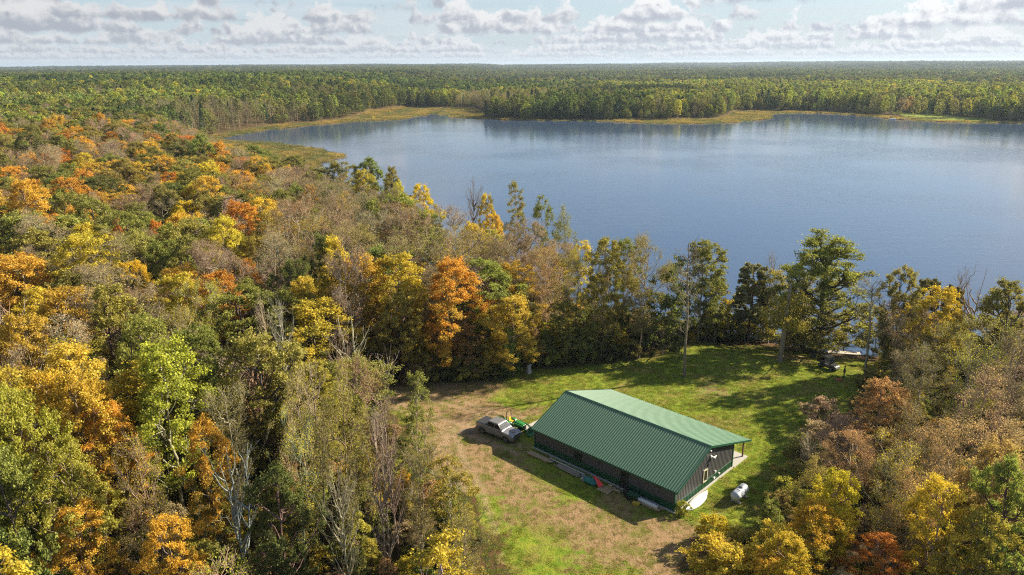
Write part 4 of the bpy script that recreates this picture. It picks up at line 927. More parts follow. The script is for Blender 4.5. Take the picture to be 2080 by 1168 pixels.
LB = (PT-np.array([BO.x, BO.y])); bu = LB @ np.array([-.71826, .69578]); bv = LB @ np.array([.69578, .71826]); PT = PT[~((bu > -.4) & (bu < BL+3.2) & (bv > -.3) & (bv < 16.2))]
dr_ = np.zeros(len(PT))
for px, py, r, a in DIRT:
    c = at(px, py); dr_ = np.maximum(dr_, a*sst(r*1.25-np.hypot(PT[:, 0]-c[0], PT[:, 1]-c[1]), 0, r))
pr = (1-.8*sst(dr_+wav(PT, 5, 2)*.25, .25, .6)); PT = PT[rt.uniform(0, 1, len(PT)) < pr]; ZT = ground(PT)
rowst = []
for (x, y), z in zip(PT, ZT):
    k = rt.uniform(.5, 1.15); q = rt.uniform(); t1 = (.235, .285, .038) if q < .55 else ((.34, .35, .045) if q < .88 else (.40, .31, .10))
    rowst.append(prow(x, y, z, rt.uniform(0, 6.28), k, k*rt.uniform(.45, .8)*(.75 if rt.uniform() < .8 else 1.2), int(rt.uniform() < .15), jit(t1, rt), jit(t1, rt), (0, 0, 0)))
mass_object('grass', rowst, 'grass of the lawn and the dry yard round the barn', [[PROTO['tuft0']['obj']], [PROTO['tuft1']['obj']]])
PM = np.stack([rt.uniform(-260, 420, 90000), rt.uniform(330, 900, 90000)], 1); dm_ = np.min([pdist(PM, m) for m in MARSH], 0); dk_ = pdist(PM, LAKE)
PM = PM[((dm_ < 1) | ((dk_ < 8) & (PM[:, 1] > 430))) & (dk_ > -2.5+wav(PM, 16, 1)*2.0)]; ZM = np.maximum(ground(PM), LAKE_Z-.1); WM = wav(PM, 40, 5)+wav(PM, 15, 2)*.5
rowsm = []
for (x, y), z, q in zip(PM, ZM, WM):
    if rt.uniform() < .25+.25*(q < -.3): continue
    t1 = (.42, .30, .085) if q > .45 else ((.30, .24, .075) if q > -.25 else (.20, .20, .06)); k = rt.uniform(.5, 1.1)
    rowsm.append(prow(x, y, z, rt.uniform(0, 6.28), k*1.8, k*(1.0 if q > .2 else .7), 0, jit(t1, rt), jit(t1, rt), (0, 0, 0)))
print('tufts', len(rowst), 'reeds', len(rowsm))
mass_object('marsh_reeds', rowsm, 'golden reeds and sedge of the marsh along the far shore', [[PROTO['reed0']['obj']]])

# low growth under the trees
ru = np.random.default_rng(9)
PU = scatter_pts(9000, -120, 100, 26, 190, ru); ZU = ground(PU); uk = [c['var'] for c in TREES if c['sp'] in ('shrub', 'sapling')]; uk = sorted(set(uk)); rowsu = []
for (x, y), z in zip(PU, ZU):
    pc = project([(x, y, z+2)])[0]
    if pc[1] > 1300 or pc[0] < -150 or pc[0] > 2230: continue
    v = int(ru.integers(0, len(uk))); sap = uk[v].startswith('sap'); pal = ('olive', 'green', 'lime', 'brown', 'rust', 'gold', 'olive', 'dark')[int(ru.integers(0, 8))]
    k = ru.uniform(.5, 1.1)*(.62 if sap else 1.0)
    q = project([(x, y, z+7*k if sap else z+2.8*k)])[0]
    if inside(project([(x, y, z), (x, y, z+2.8*k), (x, y, z+7*k*sap)]), CLEARPX).any(): continue
    rowsu.append(prow(x, y, z-.05, ru.uniform(0, 6.28), k, k*ru.uniform(.7, 1.1), v, jit(PAL[pal][0], ru), jit(PAL[pal][1], ru), BARKS['brown']))
mass_object('undergrowth', rowsu, 'shrubs and young growth under the near trees', [[PROTO[k]['obj']['trunk'], PROTO[k]['obj']['crown']] for k in uk])

# the far forest across the lake and out to the horizon
def far_species_shade(P, rg):
    """species number and tints by stand; dark stands also paint in cloud shadow"""
    n = len(P); a = wav(P, 190, 1); b = wav(P, 90, 4); c = wav(P, 420, 6); d = np.hypot(P[:, 0], P[:, 1])
    u = rg.uniform(0, 1, n); out = []
    Dl = pdist(P, LAKE)
    for i in range(n):
        x, y = P[i]; q = u[i]
        if d[i] < 1500:
            greyband = (-60 < x < 120 and 730 < y < 1250 and a[i] > -.7) or (x < -150 and y < 640 and Dl[i] < 75) or a[i]+b[i]*.5 > .95
            left = x < -70
            if a[i]*.6+c[i]*.8 < -.75 or (x < 60+b[i]*60 and 960 < y < 1330): s = 'dark' if q < .45 else ('green' if q < .8 else 'conifer')  # dark woods on the left rise, with cloud shadow painted into the tint
            elif greyband: s = 'brown' if q < .68 else ('rust' if q < .74 else ('olive' if q < .9 else 'conifer'))
            elif left: s = 'green' if q < .38 else ('lime' if q < .60 else ('olive' if q < .76 else ('dark' if q < .86 else ('gold' if q < .885 else ('brown' if q < .985 else 'orange')))))
            else: s = 'lime' if q < .30 else ('olive' if q < .55 else ('green' if q < .68 else ('brown' if q < .80 else ('gold' if q < .84 else ('rust' if q < .90 else 'conifer')))))
            if c[i] > .55 and d[i] > 900 and q < .8: s = 'dark' if q < .5 else 'conifer'  # dark patches: cloud shadow put into the tint as darker species
        else:
            s = 'green' if q < .30 else ('dark' if q < .48 else ('olive' if q < .70 else ('lime' if q < .80 else ('brown' if q < .9 else 'conifer'))))
            if c[i]+b[i]*.4 > .6: s = 'conifer' if q < .55 else 'dark'  # dark stands again carry painted cloud shadow
        out.append(s)
    return out
rg = np.random.default_rng(31)
def far_pts(sp, d0, d1, n):
    d = np.sqrt(rg.uniform(d0*d0, d1*d1, n)); th = rg.uniform(-.76, .76, n)
    P = np.stack([d*np.sin(th), d*np.cos(th)], 1)
    P = P[(P[:, 1] > 545) | ((P[:, 0] > 120) & (P[:, 1] > 300)) | (P[:, 0] < -212)]
    if d0 < 1200:
        ok = (pdist(P, LAKE) > 9) & (np.min([pdist(P, m) for m in MARSH], 0) > 3) & (pdist(P, FARLAWN) > 2); P = P[ok]
        g = {}; keep = []
        for i, (x, y) in enumerate(P):
            k = (int(x//sp), int(y//sp))
            if k in g: continue
            g[k] = 1; keep.append(i)
        P = P[keep]
    return P
PF = far_pts(5.6, 400, 1250, 95000); PV = far_pts(0, 1250, 3600, 62000); PW = far_pts(0, 3600, 9800, 60000)
fk = ['fardec0', 'fardec1', 'fardec2', 'farcon', 'farbare']
rowsf = []
for P, s0, kinds_ in ((PF, 1.0, 0), (PV, 1.5, 1), (PW, 3.2, 2)):
    sp_ = far_species_shade(P, rg); Z = ground(P); stand = 1+.22*wav(P, 330, 8)+.16*wav(P, 120, 2)+.12*wav(P, 1400, 3); stand = np.clip(stand, .5, 1.5)  # stand: tone varied by stand, also painting in bands of cloud shadow
    edge = .7*(1-sst(np.minimum(pdist(P, LAKE), np.min([pdist(P, m) for m in MARSH], 0)), 3, 22)) if kinds_ == 0 else np.zeros(len(P))
    for i in range(len(P)):
        s = sp_[i]; t1, t2, _ = PAL[s]; j1 = rg.uniform(.62, 1.0)*stand[i]*(1.0, .78, .62)[kinds_]; t1 = tuple(v*j1*w_*rg.uniform(.9, 1.1) for v, w_ in zip(t1, (.84, 1, .95))); t2 = tuple(v*j1 for v in t2)  # farther bands darkened: shading among the crowns painted into the tint
        v = 3 if s == 'conifer' else (4 if s in ('brown', 'rust') and kinds_ == 0 else int(rg.integers(0, 3)))
        low = kinds_ == 0 and rg.uniform() < edge[i]
        hz_ = rg.uniform(.66, 1.26)*(.8 if kinds_ == 2 else 1)*(.42 if low else 1); wz_ = rg.uniform(.66, 1.22)*s0*(.62 if low else 1)
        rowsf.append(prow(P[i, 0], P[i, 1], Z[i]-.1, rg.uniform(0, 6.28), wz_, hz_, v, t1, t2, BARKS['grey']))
fobj = {c['var']: c for c in FAR}
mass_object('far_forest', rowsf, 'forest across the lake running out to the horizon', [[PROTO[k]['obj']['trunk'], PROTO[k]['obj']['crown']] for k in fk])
print('far rows', len(rowsf))

# ------------------------------------------------------------------ barn
def bw(u, v, z=0.0):
    """barn coordinates (metres along from the near corner, across) to world"""
    return Vector((BO.x-.71826*u+.69578*v, BO.y+.69578*u+.71826*v, z))
m_roof = pm('green_roof_steel', (.080, .168, .098), .40, .0, .07, .6, spec=.5)
m_trim = pm('green_trim_steel', (.018, .085, .046), .4, .0, .06)
m_char = pm('charcoal_steel', (.076, .075, .080), .45, .0, .08, 1.0)
m_wains = pm('green_wainscot_steel', (.012, .070, .032), .42, .0, .08, 1.0)
m_conc = pm('concrete', (.46, .43, .385), .9, 0, .13, 1.3, .3, 20)
m_wood = pm('brown_post_wood', (.17, .085, .045), .85, 0, .2, 3, .3)
m_dkglass = pm('dark_glass', (.012, .014, .017), .08, 0, .1, spec=.8)
m_black = pm('black_plastic', (.016, .016, .017), .5, 0, .15)
m_cream = pm('cream_frame', (.58, .53, .38), .6, 0, .06)
m_white = pm('white_paint', (.80, .80, .78), .45, 0, .05)
barn = empty('pole_barn', BO, BYAW, 'long charcoal steel pole barn with a green metal roof on the lawn', 'barn')
def B(u, v, z): return (-u, v, z)              # barn local axes: x runs along the building to the near right end
sn = (RH-WH)/RV; sf = (FH-RH)/(FV-RV)
def roofz(v): return WH+sn*v if v < RV else RH+sf*(v-RV)
OG, OE = .42, .24
slab = MB().box((-BL/2, BW/2, .03), (BL+.36, BW+.36, .26)).box((-BL/2, (BW+.19+FV-.15)/2, .03), (BL+.5, FV-.15-BW-.19, .22)).build('slab', m_conc, barn)
MB().box((-BL-2.35, 4.7, .02), (4.3, 4.6, .14)).build('apron', m_conc, barn)
# walls: a backing of its own, then every steel sheet
def sheet(w_, z0a, z0b, z1a, z1b, ribs, mname):
    """one ribbed steel sheet in the local xz plane, facing -y, sheet w_ wide; top and bottom edges may slope"""
    prof = []
    for k in range(ribs):
        c = (k+.5)*w_/ribs
        prof += [(c-.055, 0), (c-.03, -.028), (c+.03, -.028), (c+.055, 0)]
    prof = [(0, 0)]+prof+[(w_, 0)]
    V = [(x, y, z0a+(z0b-z0a)*x/w_) for x, y in prof]+[(x, y, z1a+(z1b-z1a)*x/w_) for x, y in prof]
    n = len(prof); return mesh_np(mname, V, [[i, i+1, n+i+1, n+i] for i in range(n-1)], [])
def wall(name, L, org, ang, top, openings=()):
    w = MB()
    if callable(top):
        ks = sorted({0, L, *( [RV] if RV < L else [])}); w.prism([(0, .12)]+[(L, .12)]+[(x, top(x)-.1) for x in ks[::-1]], .0, .14)
    else: w.prism([(0, .12), (L, .12), (L, top-.1), (0, top-.1)], .0, .14)
    o = w.build(name, m_char, barn); o.location = org; o.rotation_euler = (0, 0, ang)
    n = round(L/.914); pw = L/n; cache = {}
    for i in range(n):
        a, b = i*pw, (i+1)*pw; ta, tb = (top(a), top(b)) if callable(top) else (top, top)
        for nm, mt, z0, za, zb in (('wall_panel', m_char, .95, ta-.04, tb-.04), ('wainscot_panel', m_wains, .14, .95, .95)):
            key = (nm, round(za, 3), round(zb, 3))
            if key not in cache:
                cache[key] = sheet(pw, z0, z0, za, zb, 3, nm); cache[key].materials.append(mt)
            p = link(bpy.data.objects.new(nm, cache[key])); p.parent = o; p.location = (a, -.012 if nm == 'wall_panel' else -.014, 0)
    t = MB().box((L/2, -.045, .965), (L, .06, .05)); t.build('drip_trim', m_trim, o)
    return o
wall('wall', BL, (-BL, 0, 0), 0, WH)                                                    # long wall towards the camera
wall('wall', BW, (0, 0, 0), math.pi/2, roofz)                                           # sunlit gable end
wall('wall', BL, (0, BW, 0), math.pi, roofz(BW))
wall('wall', BW, (-BL, BW, 0), -math.pi/2, lambda x: roofz(BW-x))
for u, v in ((0, 0), (0, BW), (BL, 0), (BL, BW)):
    MB().box((-u+(.012 if u == 0 else -.012), v+(-.012 if v == 0 else .012), (roofz(v)+.1)/2), (.15, .15, roofz(v)-.14)).build('corner_trim', m_trim, barn)
# openings on the long wall
def win(u, z0, z1, w_, door=False):
    o = MB().box((-u, -.05, (z0+z1)/2), (w_+.12, .09, z1-z0+.12)).build('door' if door else 'window', m_black, barn)
    MB().box((-u, -.10, (z0+z1)/2 if not door else z0+(z1-z0)*.72), (w_-.10 if not door else w_*.6, .02, (z1-z0)-.1 if not door else (z1-z0)*.42)).build('pane', m_dkglass, o)
    if door: MB().ball((-u+w_*.4, -.13, z0+.95), .045, 8).build('handle', pm('steel', (.5, .5, .5), .3, 1), o)
win(12.65, 1.05, 1.95, 1.0); win(6.25, .2, 2.15, .95, True)
# cream framed window on the gable and the small fittings round it
gw = MB().box((.07, 5.95, 2.33), (.1, .12, .01)).box((.07, 5.52, 1.72), (.09, .11, 1.5)).box((.07, 6.28, 1.72), (.09, .11, 1.5)).box((.07, 5.9, 2.42), (.09, .87, .11)).box((.07, 5.9, 1.02), (.09, .87, .11)).build('window', m_cream, barn)
MB().box((.045, 5.9, 1.72), (.03, .66, 1.3)).build('pane', m_dkglass, gw)
MB().pipe([(.08, 6.15, 2.5), (.08, 6.75, 3.5)], .035).build('conduit', m_black, barn)
MB().box((.30, 6.9, 3.62), (.5, .16, .09)).box((.08, 6.9, 3.6), (.08, .2, .26)).box((.34, 7.25, 3.55), (.1, .6, .09)).build('security_light', m_white, barn)
MB().ball((.3, 6.25, 4.62), (.12, .12, .1), 10).rod((.02, 6.25, 4.62), (.3, 6.25, 4.62), .03).build('gable_lamp', m_white, barn)
for v, z, r in ((8.1, 1.25, .09), (9.0, .62, .08), (7.95, .5, .11)):
    MB().box((.07, v, z), (.12, r*2, r*2), bev=.02).box((.10, v, z+r), (.16, r*2.3, .03)).build('vent_hood', m_white, barn)
# roof: a deck, every steel sheet, ridge cap, rakes, eaves, soffit
roof = MB().prism([(-OE, roofz(-OE)-.13), (RV, RH-.13), (FV, FH-.13), (FV, FH-.02), (RV, RH-.02), (-OE, roofz(-OE)-.02)], -BL-OG, OG, axis='x').build('roof', m_trim, barn)
def roof_side(v0, z0, v1, z1):
    Ls = math.hypot(v1-v0, z1-z0); n = round((BL+2*OG)/.914); pw = (BL+2*OG)/n
    prof = [(0, 0)]
    for k in range(3):
        c = (k+.5)*pw/3; prof += [(c-.055, 0), (c-.026, .036), (c+.026, .036), (c+.055, 0)]
    prof.append((pw, 0))
    dv, dz = (v1-v0)/Ls, (z1-z0)/Ls; nv, nz = -dz*(1 if dv > 0 else -1), abs(dv)
    V = [(x, v0+nv*h, z0+nz*h) for x, h in prof]+[(x, v1+nv*h, z1+nz*h) for x, h in prof]; k = len(prof)
    me = mesh_np('roof_panel', V, [[i, i+1, k+i+1, k+i] for i in range(k-1)], [m_roof])
    for i in range(n):
        o = link(bpy.data.objects.new('roof_panel', me)); o.parent = roof; o.location = (-BL-OG+i*pw, 0, .004)
roof_side(-OE-.03, roofz(-OE-.03), RV, RH); roof_side(FV+.03, FH-.03*.317, RV, RH)
MB().prism([(RV-.24, RH-.24*sn+.036), (RV, RH+.05), (RV+.24, RH+.24*sf+.036), (RV+.24, RH+.24*sf+.048), (RV, RH+.072), (RV-.24, RH-.24*sn+.048)], -BL-OG-.02, OG+.02, axis='x').build('ridge_cap', m_trim, roof)
for x in (OG+.015, -BL-OG-.015):
    MB().prism([(-OE-.03, roofz(-OE)-.20), (RV, RH-.17), (FV+.02, FH-.19), (FV+.02, FH+.05), (RV, RH+.065), (-OE-.03, roofz(-OE)+.035)], x-.02, x+.02, axis='x').build('rake_trim', m_trim, roof)
for v, z in ((-OE-.045, roofz(-OE)-.10), (FV+.045, FH-.10)):
    MB().box((-BL/2, v, z), (BL+2*OG+.05, .03, .2)).build('fascia', m_trim, roof)
for u in (.18, 4.8, 9.6, 14.4, 19.0):
    MB().box((-u, 15.0, 1.18), (.15, .15, roofz(15.0)-.25)).build('porch_post', m_wood, barn)
MB().box((-BL/2, 15.0, roofz(15.0)-.22), (BL, .1, .2)).build('porch_beam', m_wood, barn)

# ------------------------------------------------------------------ things lying along the shaded long wall
m_grey_w = pm('weathered_wood', (.30, .25, .19), .9, 0, .3, 5, .4); m_tan_w = pm('pale_lumber', (.46, .34, .19), .85, 0, .25, 5, .3)
m_pvc = pm('white_pvc', (.62, .62, .62), .5, 0, .08); m_red = pm('red_plastic', (.80, .020, .015), .38, 0, .08, spec=.5); m_teal = pm('teal_tarp', (.02, .16, .13), .5, 0, .3, 6, .5, 12)
m_gal = pm('galvanised', (.42, .43, .44), .4, .7, .15)
def put(name, mb_mat, u, v, rz, label, cat, z=0.0, group=None):
    mb, mt = mb_mat; o = mb.build(name, mt); o.location = bw(u, v, z); o.rotation_euler = (0, 0, BYAW+rz); return setp(o, label, cat, group)
rs = random.Random(4)
def stack(name, u, v, n, L, label, mt, rz=0.0):
    r = empty(name, bw(u, v, .0), BYAW+rz, label, 'lumber')
    for i in range(n):
        o = MB().box((rs.uniform(-.3, .3), (i % 3-1)*.24+rs.uniform(-.04, .04), .12+.08*(i//3)), (L*rs.uniform(.7, 1), .2, .055), rot=Matrix.Rotation(rs.uniform(-.03, .03), 3, 'Z')).build('plank', mt, r)
    for x in (-L*.3, L*.3): MB().box((x, 0, .045), (.12, .8, .09)).build('bearer', m_grey_w, r)
stack('lumber_stack', 17.2, -1.35, 8, 3.6, 'low stack of weathered planks at the left end of the shaded barn wall', m_tan_w, .02)
stack('lumber_stack', 13.0, -1.35, 6, 3.2, 'low stack of grey boards left of the red sled by the barn wall', m_grey_w, -.02)
stack('lumber_stack', 2.3, -.75, 6, 2.6, 'short stack of boards under the white pipe near the barn corner', m_tan_w, .03)
put('pipe_rail', (MB().rod((-2.6, 0, .3), (2.6, 0, .3), .09, seg=12).box((-2, 0, .1), (.1, .4, .2)).box((2, 0, .1), (.1, .4, .2)), m_gal), 13.4, -.95, .0, 'long grey pole laid on blocks along the shaded barn wall', 'pole')
put('bucket_pile', (MB().rod((0, 0, 0), (0, 0, .45), .22, .27, 12).rod((.5, .1, 0), (.5, .1, .4), .2, .22, 12).box((.2, -.45, .2), (.5, .35, .4), bev=.03), m_gal), 10.7, -1.35, .1, 'grey pails and box at the end of the pole by the barn wall', 'pails')
t = MB().ball((0, 0, .32), (.75, .5, .36), 14); t.ball((.5, -.1, .22), (.45, .42, .26), 12)
put('covered_heap', (t, m_teal), 9.75, -1.55, .2, 'teal tarp bundled in a heap beside the red sled', 'tarp')
sled = empty('jet_sled', bw(8.9, -1.15, .26), BYAW-.35, 'red plastic sled leaning in the shade of the long barn wall', 'sled', tilt=(.45, .16))
MB().loft([[(-1.05, -.22, .22), (-1.05, .22, .22), (-1.05, .20, .16), (-1.05, -.20, .16)], [(-.75, -.38, .20), (-.75, .38, .20), (-.75, .34, 0), (-.75, -.34, 0)], [(.9, -.40, .22), (.9, .40, .22), (.9, .36, 0), (.9, -.36, 0)], [(1.08, -.38, .24), (1.08, .38, .24), (1.08, .36, .18), (1.08, -.36, .18)]]).build('tub', m_red, sled, bevel=.02)
MB().pipe([(-1.05, -.2, .22), (-1.6, 0, .35), (-1.05, .2, .22)], .022).build('handle', m_gal, sled); sled.scale = (.78, .7, .8)
pl = empty('pallet', bw(7.6, -1.55, 0), BYAW+.02, 'wooden pallet lying in the shade right of the red sled', 'pallet')
for k in range(6): MB().box((0, -.5+.2*k, .13), (1.5, .12, .025)).build('slat', m_tan_w, pl)
for x in (-.65, 0, .65): MB().box((x, 0, .06), (.09, 1.15, .11)).build('bearer', m_grey_w, pl)
fw = empty('firewood_pile', bw(6.9, -.75, 0), BYAW, 'small pile of cut firewood below the barn door', 'firewood')
for k in range(16):
    a = rs.uniform(-.5, .5); c = Vector((rs.uniform(-.9, .9), rs.uniform(-.3, .3), .1+.12*rs.randrange(3))); d = Vector((math.cos(a), math.sin(a), rs.uniform(-.2, .2)))*.22
    MB().rod(c-d, c+d, rs.uniform(.05, .09), seg=6).build('log', m_tan_w if k % 2 else m_grey_w, fw)
bar = MB().rod((0, 0, 0), (0, 0, .85), .29, seg=14)
for z in (.28, .57): bar.rod((0, 0, z), (0, 0, z+.03), .305, seg=14)
put('dark_barrel', (bar, m_black), 5.45, -.75, 0, 'black barrel standing right of the barn door', 'barrel')
gc = empty('garden_cart', bw(4.35, -.95, 0), BYAW+.1, 'green garden cart by the right half of the shaded wall', 'cart')
MB().loft([[(-.55, -.32, .42), (.55, -.32, .42), (.55, .32, .42), (-.55, .32, .42)], [(-.68, -.4, .74), (.68, -.4, .74), (.68, .4, .74), (-.68, .4, .74)]]).build('tray', m_wains, gc)
for x in (-.4, .4):
    for y in (-.4, .4): MB().rod((x, y-.05, .22), (x, y+.05, .22), .22, seg=14).build('wheel', m_black, gc)
MB().pipe([(.55, 0, .35), (1.15, 0, .55)], .025).build('handle', m_black, gc)
cv = MB().rod((-1.15, 0, .36), (1.15, 0, .36), .2, seg=16)
for k in range(10): cv.rod((-1.05+k*.23, 0, .36), (-1.01+k*.23, 0, .36), .22, seg=16)
put('culvert_pipe', (cv, m_pvc), 2.6, -.85, .02, 'white ribbed drain pipe on boards near the right end of the long wall', 'pipe')
put('yellow_tub', (MB().loft([[(-.3, -.2, 0), (.3, -.2, 0), (.3, .2, 0), (-.3, .2, 0)], [(-.38, -.27, .3), (.38, -.27, .3), (.38, .27, .3), (-.38, .27, .3)]]), pm('yellow_plastic', (.5, .36, .04), .5)), 3.6, -1.5, .3, 'yellow tub on the grass in front of the green garden cart', 'tub')

# ------------------------------------------------------------------ canoe and propane tank
ca = at(1391, 1040); cb = at(1434, 1001); cm_ = (ca+cb)/2; cl_ = float(np.linalg.norm(ca-cb)); cyaw = math.atan2((cb-ca)[1], (cb-ca)[0])
canoe = empty('canoe', (cm_[0]+.1, cm_[1]-.05, gz(cm_[0], cm_[1])), cyaw, 'white canoe lying upside down on the grass by the sunlit gable wall', 'canoe')
rings = []
for i in range(19):
    t = -1+2*i/18; wd_ = .56*(1-abs(t)**2.3)+.012; hgt = .36*(1-.25*abs(t)**3)+.10*abs(t)**5
    rings.append([(t*cl_/2, wd_*math.cos(a), max(0.0, hgt*math.sin(a)**.8 if a not in (0, math.pi) else 0)+.06+.10*abs(t)**4*(1-math.sin(a))) for a in [math.pi*k/10 for k in range(11)]])
MB().loft(rings).build('hull', m_white, canoe, smooth=True)
for sgn in (1, -1):
    MB().pipe([(-cl_/2*.98+cl_*.98*k/12, sgn*(.57*(1-abs(-1+2*k/12*.98)**2.3)+.02), .07+.10*abs(-1+2*k/12)**4) for k in range(13)], .018, 6).build('gunwale', pm('grey_rim', (.45, .45, .46), .4), canoe)
MB().box((0, 0, .48), (cl_*.72, .02, .02)).build('keel', m_white, canoe)

tp = at(1500, 1016, .0); ta_ = at(1489, 1026); tb_ = at(1513, 1003); tyaw = math.atan2((tb_-ta_)[1], (tb_-ta_)[0])
m_tank = pm('tank_enamel', (.52, .545, .575), .4, 0, .06, 2)
tank = empty('propane_tank', (tp[0]+.15, tp[1]+.25, 0), tyaw, 'grey white propane tank on the grass right of the canoe', 'tank')
TR, TL = .53, 2.0
rings = []
for i in range(21):
    s = -1+2*i/20; x = s*(TL/2+TR*.75)
    r_ = TR if abs(x) <= TL/2 else TR*math.sqrt(max(.002, 1-((abs(x)-TL/2)/(TR*.76))**2))
    rings.append([(x, r_*math.cos(a), .82+r_*math.sin(a)) for a in [2*math.pi*k/24 for k in range(24)]])
MB().loft(rings).build('shell', m_tank, tank, smooth=True)
MB().rod((.1, 0, 1.30), (.1, 0, 1.42), .2, .19, 16).ball((.1, 0, 1.42), (.19, .19, .07), 14).build('valve_dome', pm('dome_grey', (.10, .11, .12), .5), tank)
MB().box((.66, 0, 1.36), (.05, .12, .14)).box((-.5, 0, 1.36), (.05, .12, .12)).build('lifting_lug', m_tank, tank)
MB().rod((-.55, -.2, 1.27), (-.55, -.2, 1.33), .06, seg=10).build('gauge', m_black, tank)
MB().rod((.4, 0, .82), (.43, 0, .82), TR+.006, seg=24).build('weld_band', pm('band_grey', (.48, .5, .52), .5), tank)
for x in (-.75, .75):
    MB().prism([(-.42, .0), (.42, .0), (.36, .55), (-.36, .55)], x-.05, x+.05, axis='x').build('saddle', m_tank, tank)
    MB().box((x, 0, .04), (.32, 1.05, .14), bev=.02).build('footing_block', m_conc, tank)

# ------------------------------------------------------------------ pickup truck
m_silver = pm('silver_paint', (.235, .235, .24), .36, .25, .03, 1, coat=.6)
m_tyre = pm('tyre_rubber', (.018, .018, .019), .85, 0, .2, 8); m_rim = pm('alloy_rim', (.46, .46, .47), .3, .9, .05)
m_chrome = pm('chrome_trim', (.6, .6, .6), .18, 1, .03); m_lens = pm('lamp_lens', (.75, .77, .8), .1, 0, .03, spec=.8); m_redlens = pm('red_lens', (.35, .01, .01), .2)
m_tonn = pm('tonneau_vinyl', (.045, .047, .052), .55, 0, .1, 2); m_glass2 = pm('tinted_glass', (.008, .009, .011), .12, 0, .05, spec=.25); m_wsh = pm('windscreen_glass', (.03, .038, .046), .16, 0, .05, spec=.35)
def wheel(parent, x, y, r, w_, rim_mat, name='wheel', spokes=6, rimf=.62):
    wl = empty(name, (x, y, r)); wl.parent = parent; sg = 1 if y > 0 else -1
    prof = [(-w_/2, r*.66), (-w_/2, r*.9), (-w_*.38, r), (w_*.38, r), (w_/2, r*.9), (w_/2, r*.66)]
    rg_ = []
    for h, rr in prof: rg_.append([(rr*math.cos(a), h, rr*math.sin(a)) for a in [2*math.pi*k/22 for k in range(22)]])
    MB().loft(rg_).build('tyre', m_tyre, wl, smooth=True)
    rm = MB().rod((0, sg*w_*.30, 0), (0, sg*w_*.47, 0), r*rimf*.34, seg=12)
    for k in range(spokes):
        a = 2*math.pi*k/spokes; rm.box((math.cos(a)*r*rimf*.55, sg*w_*.46, math.sin(a)*r*rimf*.55), (r*rimf*.9, .03, r*.15), rot=Matrix.Rotation(-a, 3, 'Y'))
    for k in range(20):
        a0, a1 = 2*math.pi*k/20, 2*math.pi*(k+1)/20
        rm.rod((r*rimf*math.cos(a0), sg*w_*.48, r*rimf*math.sin(a0)), (r*rimf*math.cos(a1), sg*w_*.48, r*rimf*math.sin(a1)), .03, seg=5)
    rm.build('rim', rim_mat, wl)
    return wl
truck = empty('pickup_truck', (-1.78, 81.42, 0), math.radians(-38.7), 'silver crew cab pickup with black bed cover parked on the dirt beside the barn', 'truck')
def side_loft(sts, yk=None):
    """stations: (x, half width at sill, half width at belt, z sill, z belt, crown)"""
    return [[(x, -a, z0), (x, -b, z0+(z1-z0)*.55), (x, -b*.985, z1-.05), (x, -b*.93, z1), (x, 0, z1+cr), (x, b*.93, z1), (x, b*.985, z1-.05), (x, b, z0+(z1-z0)*.55), (x, a, z0)] for x, a, b, z0, z1, cr in sts]
body = MB().loft(side_loft([(-2.86, .93, .96, .62, 1.34, 0), (-2.80, .97, 1.0, .52, 1.38, 0), (-1.1, .98, 1.01, .48, 1.37, 0), (-.98, .98, 1.01, .46, 1.32, 0), (.95, .98, 1.01, .46, 1.28, .02),
    (1.25, .98, 1.01, .46, 1.26, .06), (2.55, .97, .99, .48, 1.17, .05), (2.82, .93, .95, .52, 1.08, .03), (2.92, .86, .88, .58, .98, .01)])).build('body', m_silver, truck, smooth=True)
cab = MB().loft([[(x0, -y0, z), (x1, -y0, z), (x1+.0, y0, z), (x0, y0, z)] for x0, x1, y0, z in ((-1.16, 1.36, .93, 1.24), (-1.14, 1.24, .92, 1.36), (-1.03, .62, .79, 1.92), (-.92, .48, .72, 2.0))]).build('cab', m_silver, truck, bevel=.035)
def cabpt(t, side):          # window sheets lie a hair outside the cab's own faces
    z = 1.36+(1.92-1.36)*t; return z, .92+(.79-.92)*t+.016
def side_window(xa0, xa1, xb0, xb1, sg):
    z0, y0 = cabpt(.06, sg); z1, y1 = cabpt(.90, sg)
    m = MB(); A = [(xa0, sg*y0, z0), (xa1, sg*y0, z0), (xb1, sg*y1, z1), (xb0, sg*y1, z1)]; Bk = [(x, y-sg*.03, z) for x, y, z in A]
    m.loft([A, Bk]); return m.build('side_window', m_glass2, truck)
for sg in (1, -1):
    side_window(.10, 1.06, .10, .56, sg); side_window(-1.04, .02, -.94, .02, sg)
    for x0, x1 in ((.08, 1.14), (-.98, .05)):
        d = MB().box(((x0+x1)/2, sg*1.004, .92), (x1-x0-.025, .02, .62), bev=.008).build('door', m_silver, truck); MB().box((x0+.16, sg*1.03, 1.10), (.2, .03, .035), bev=.008).build('handle', m_chrome, d)
    MB().box((.98, sg*1.14, 1.38), (.16, .24, .17), bev=.04).box((1.0, sg*1.0, 1.34), (.06, .12, .05)).build('mirror', m_black, truck)
    MB().box((2.80, sg*.74, .97), (.2, .32, .17), bev=.03).build('headlight', m_lens, truck)
    MB().box((-2.83, sg*.90, 1.08), (.09, .13, .36), bev=.02).build('tail_light', m_redlens, truck)
    MB().box((.05, sg*1.0, .44), (2.2, .16, .07), bev=.02).build('running_board', m_black, truck)
    for x in (-1.84, 1.86):
        arch = MB(); pts = [(x+.50*math.cos(a), .40+.50*math.sin(a)) for a in [math.pi*k/12 for k in range(13)]]
        arch.prism(pts, sg*.80, sg*1.014); arch.build('wheel_arch', m_black, truck)
        wheel(truck, x, sg*.90, .40, .27, m_rim)
z0, y0 = 1.36, .88; z1, y1 = 1.84, .71
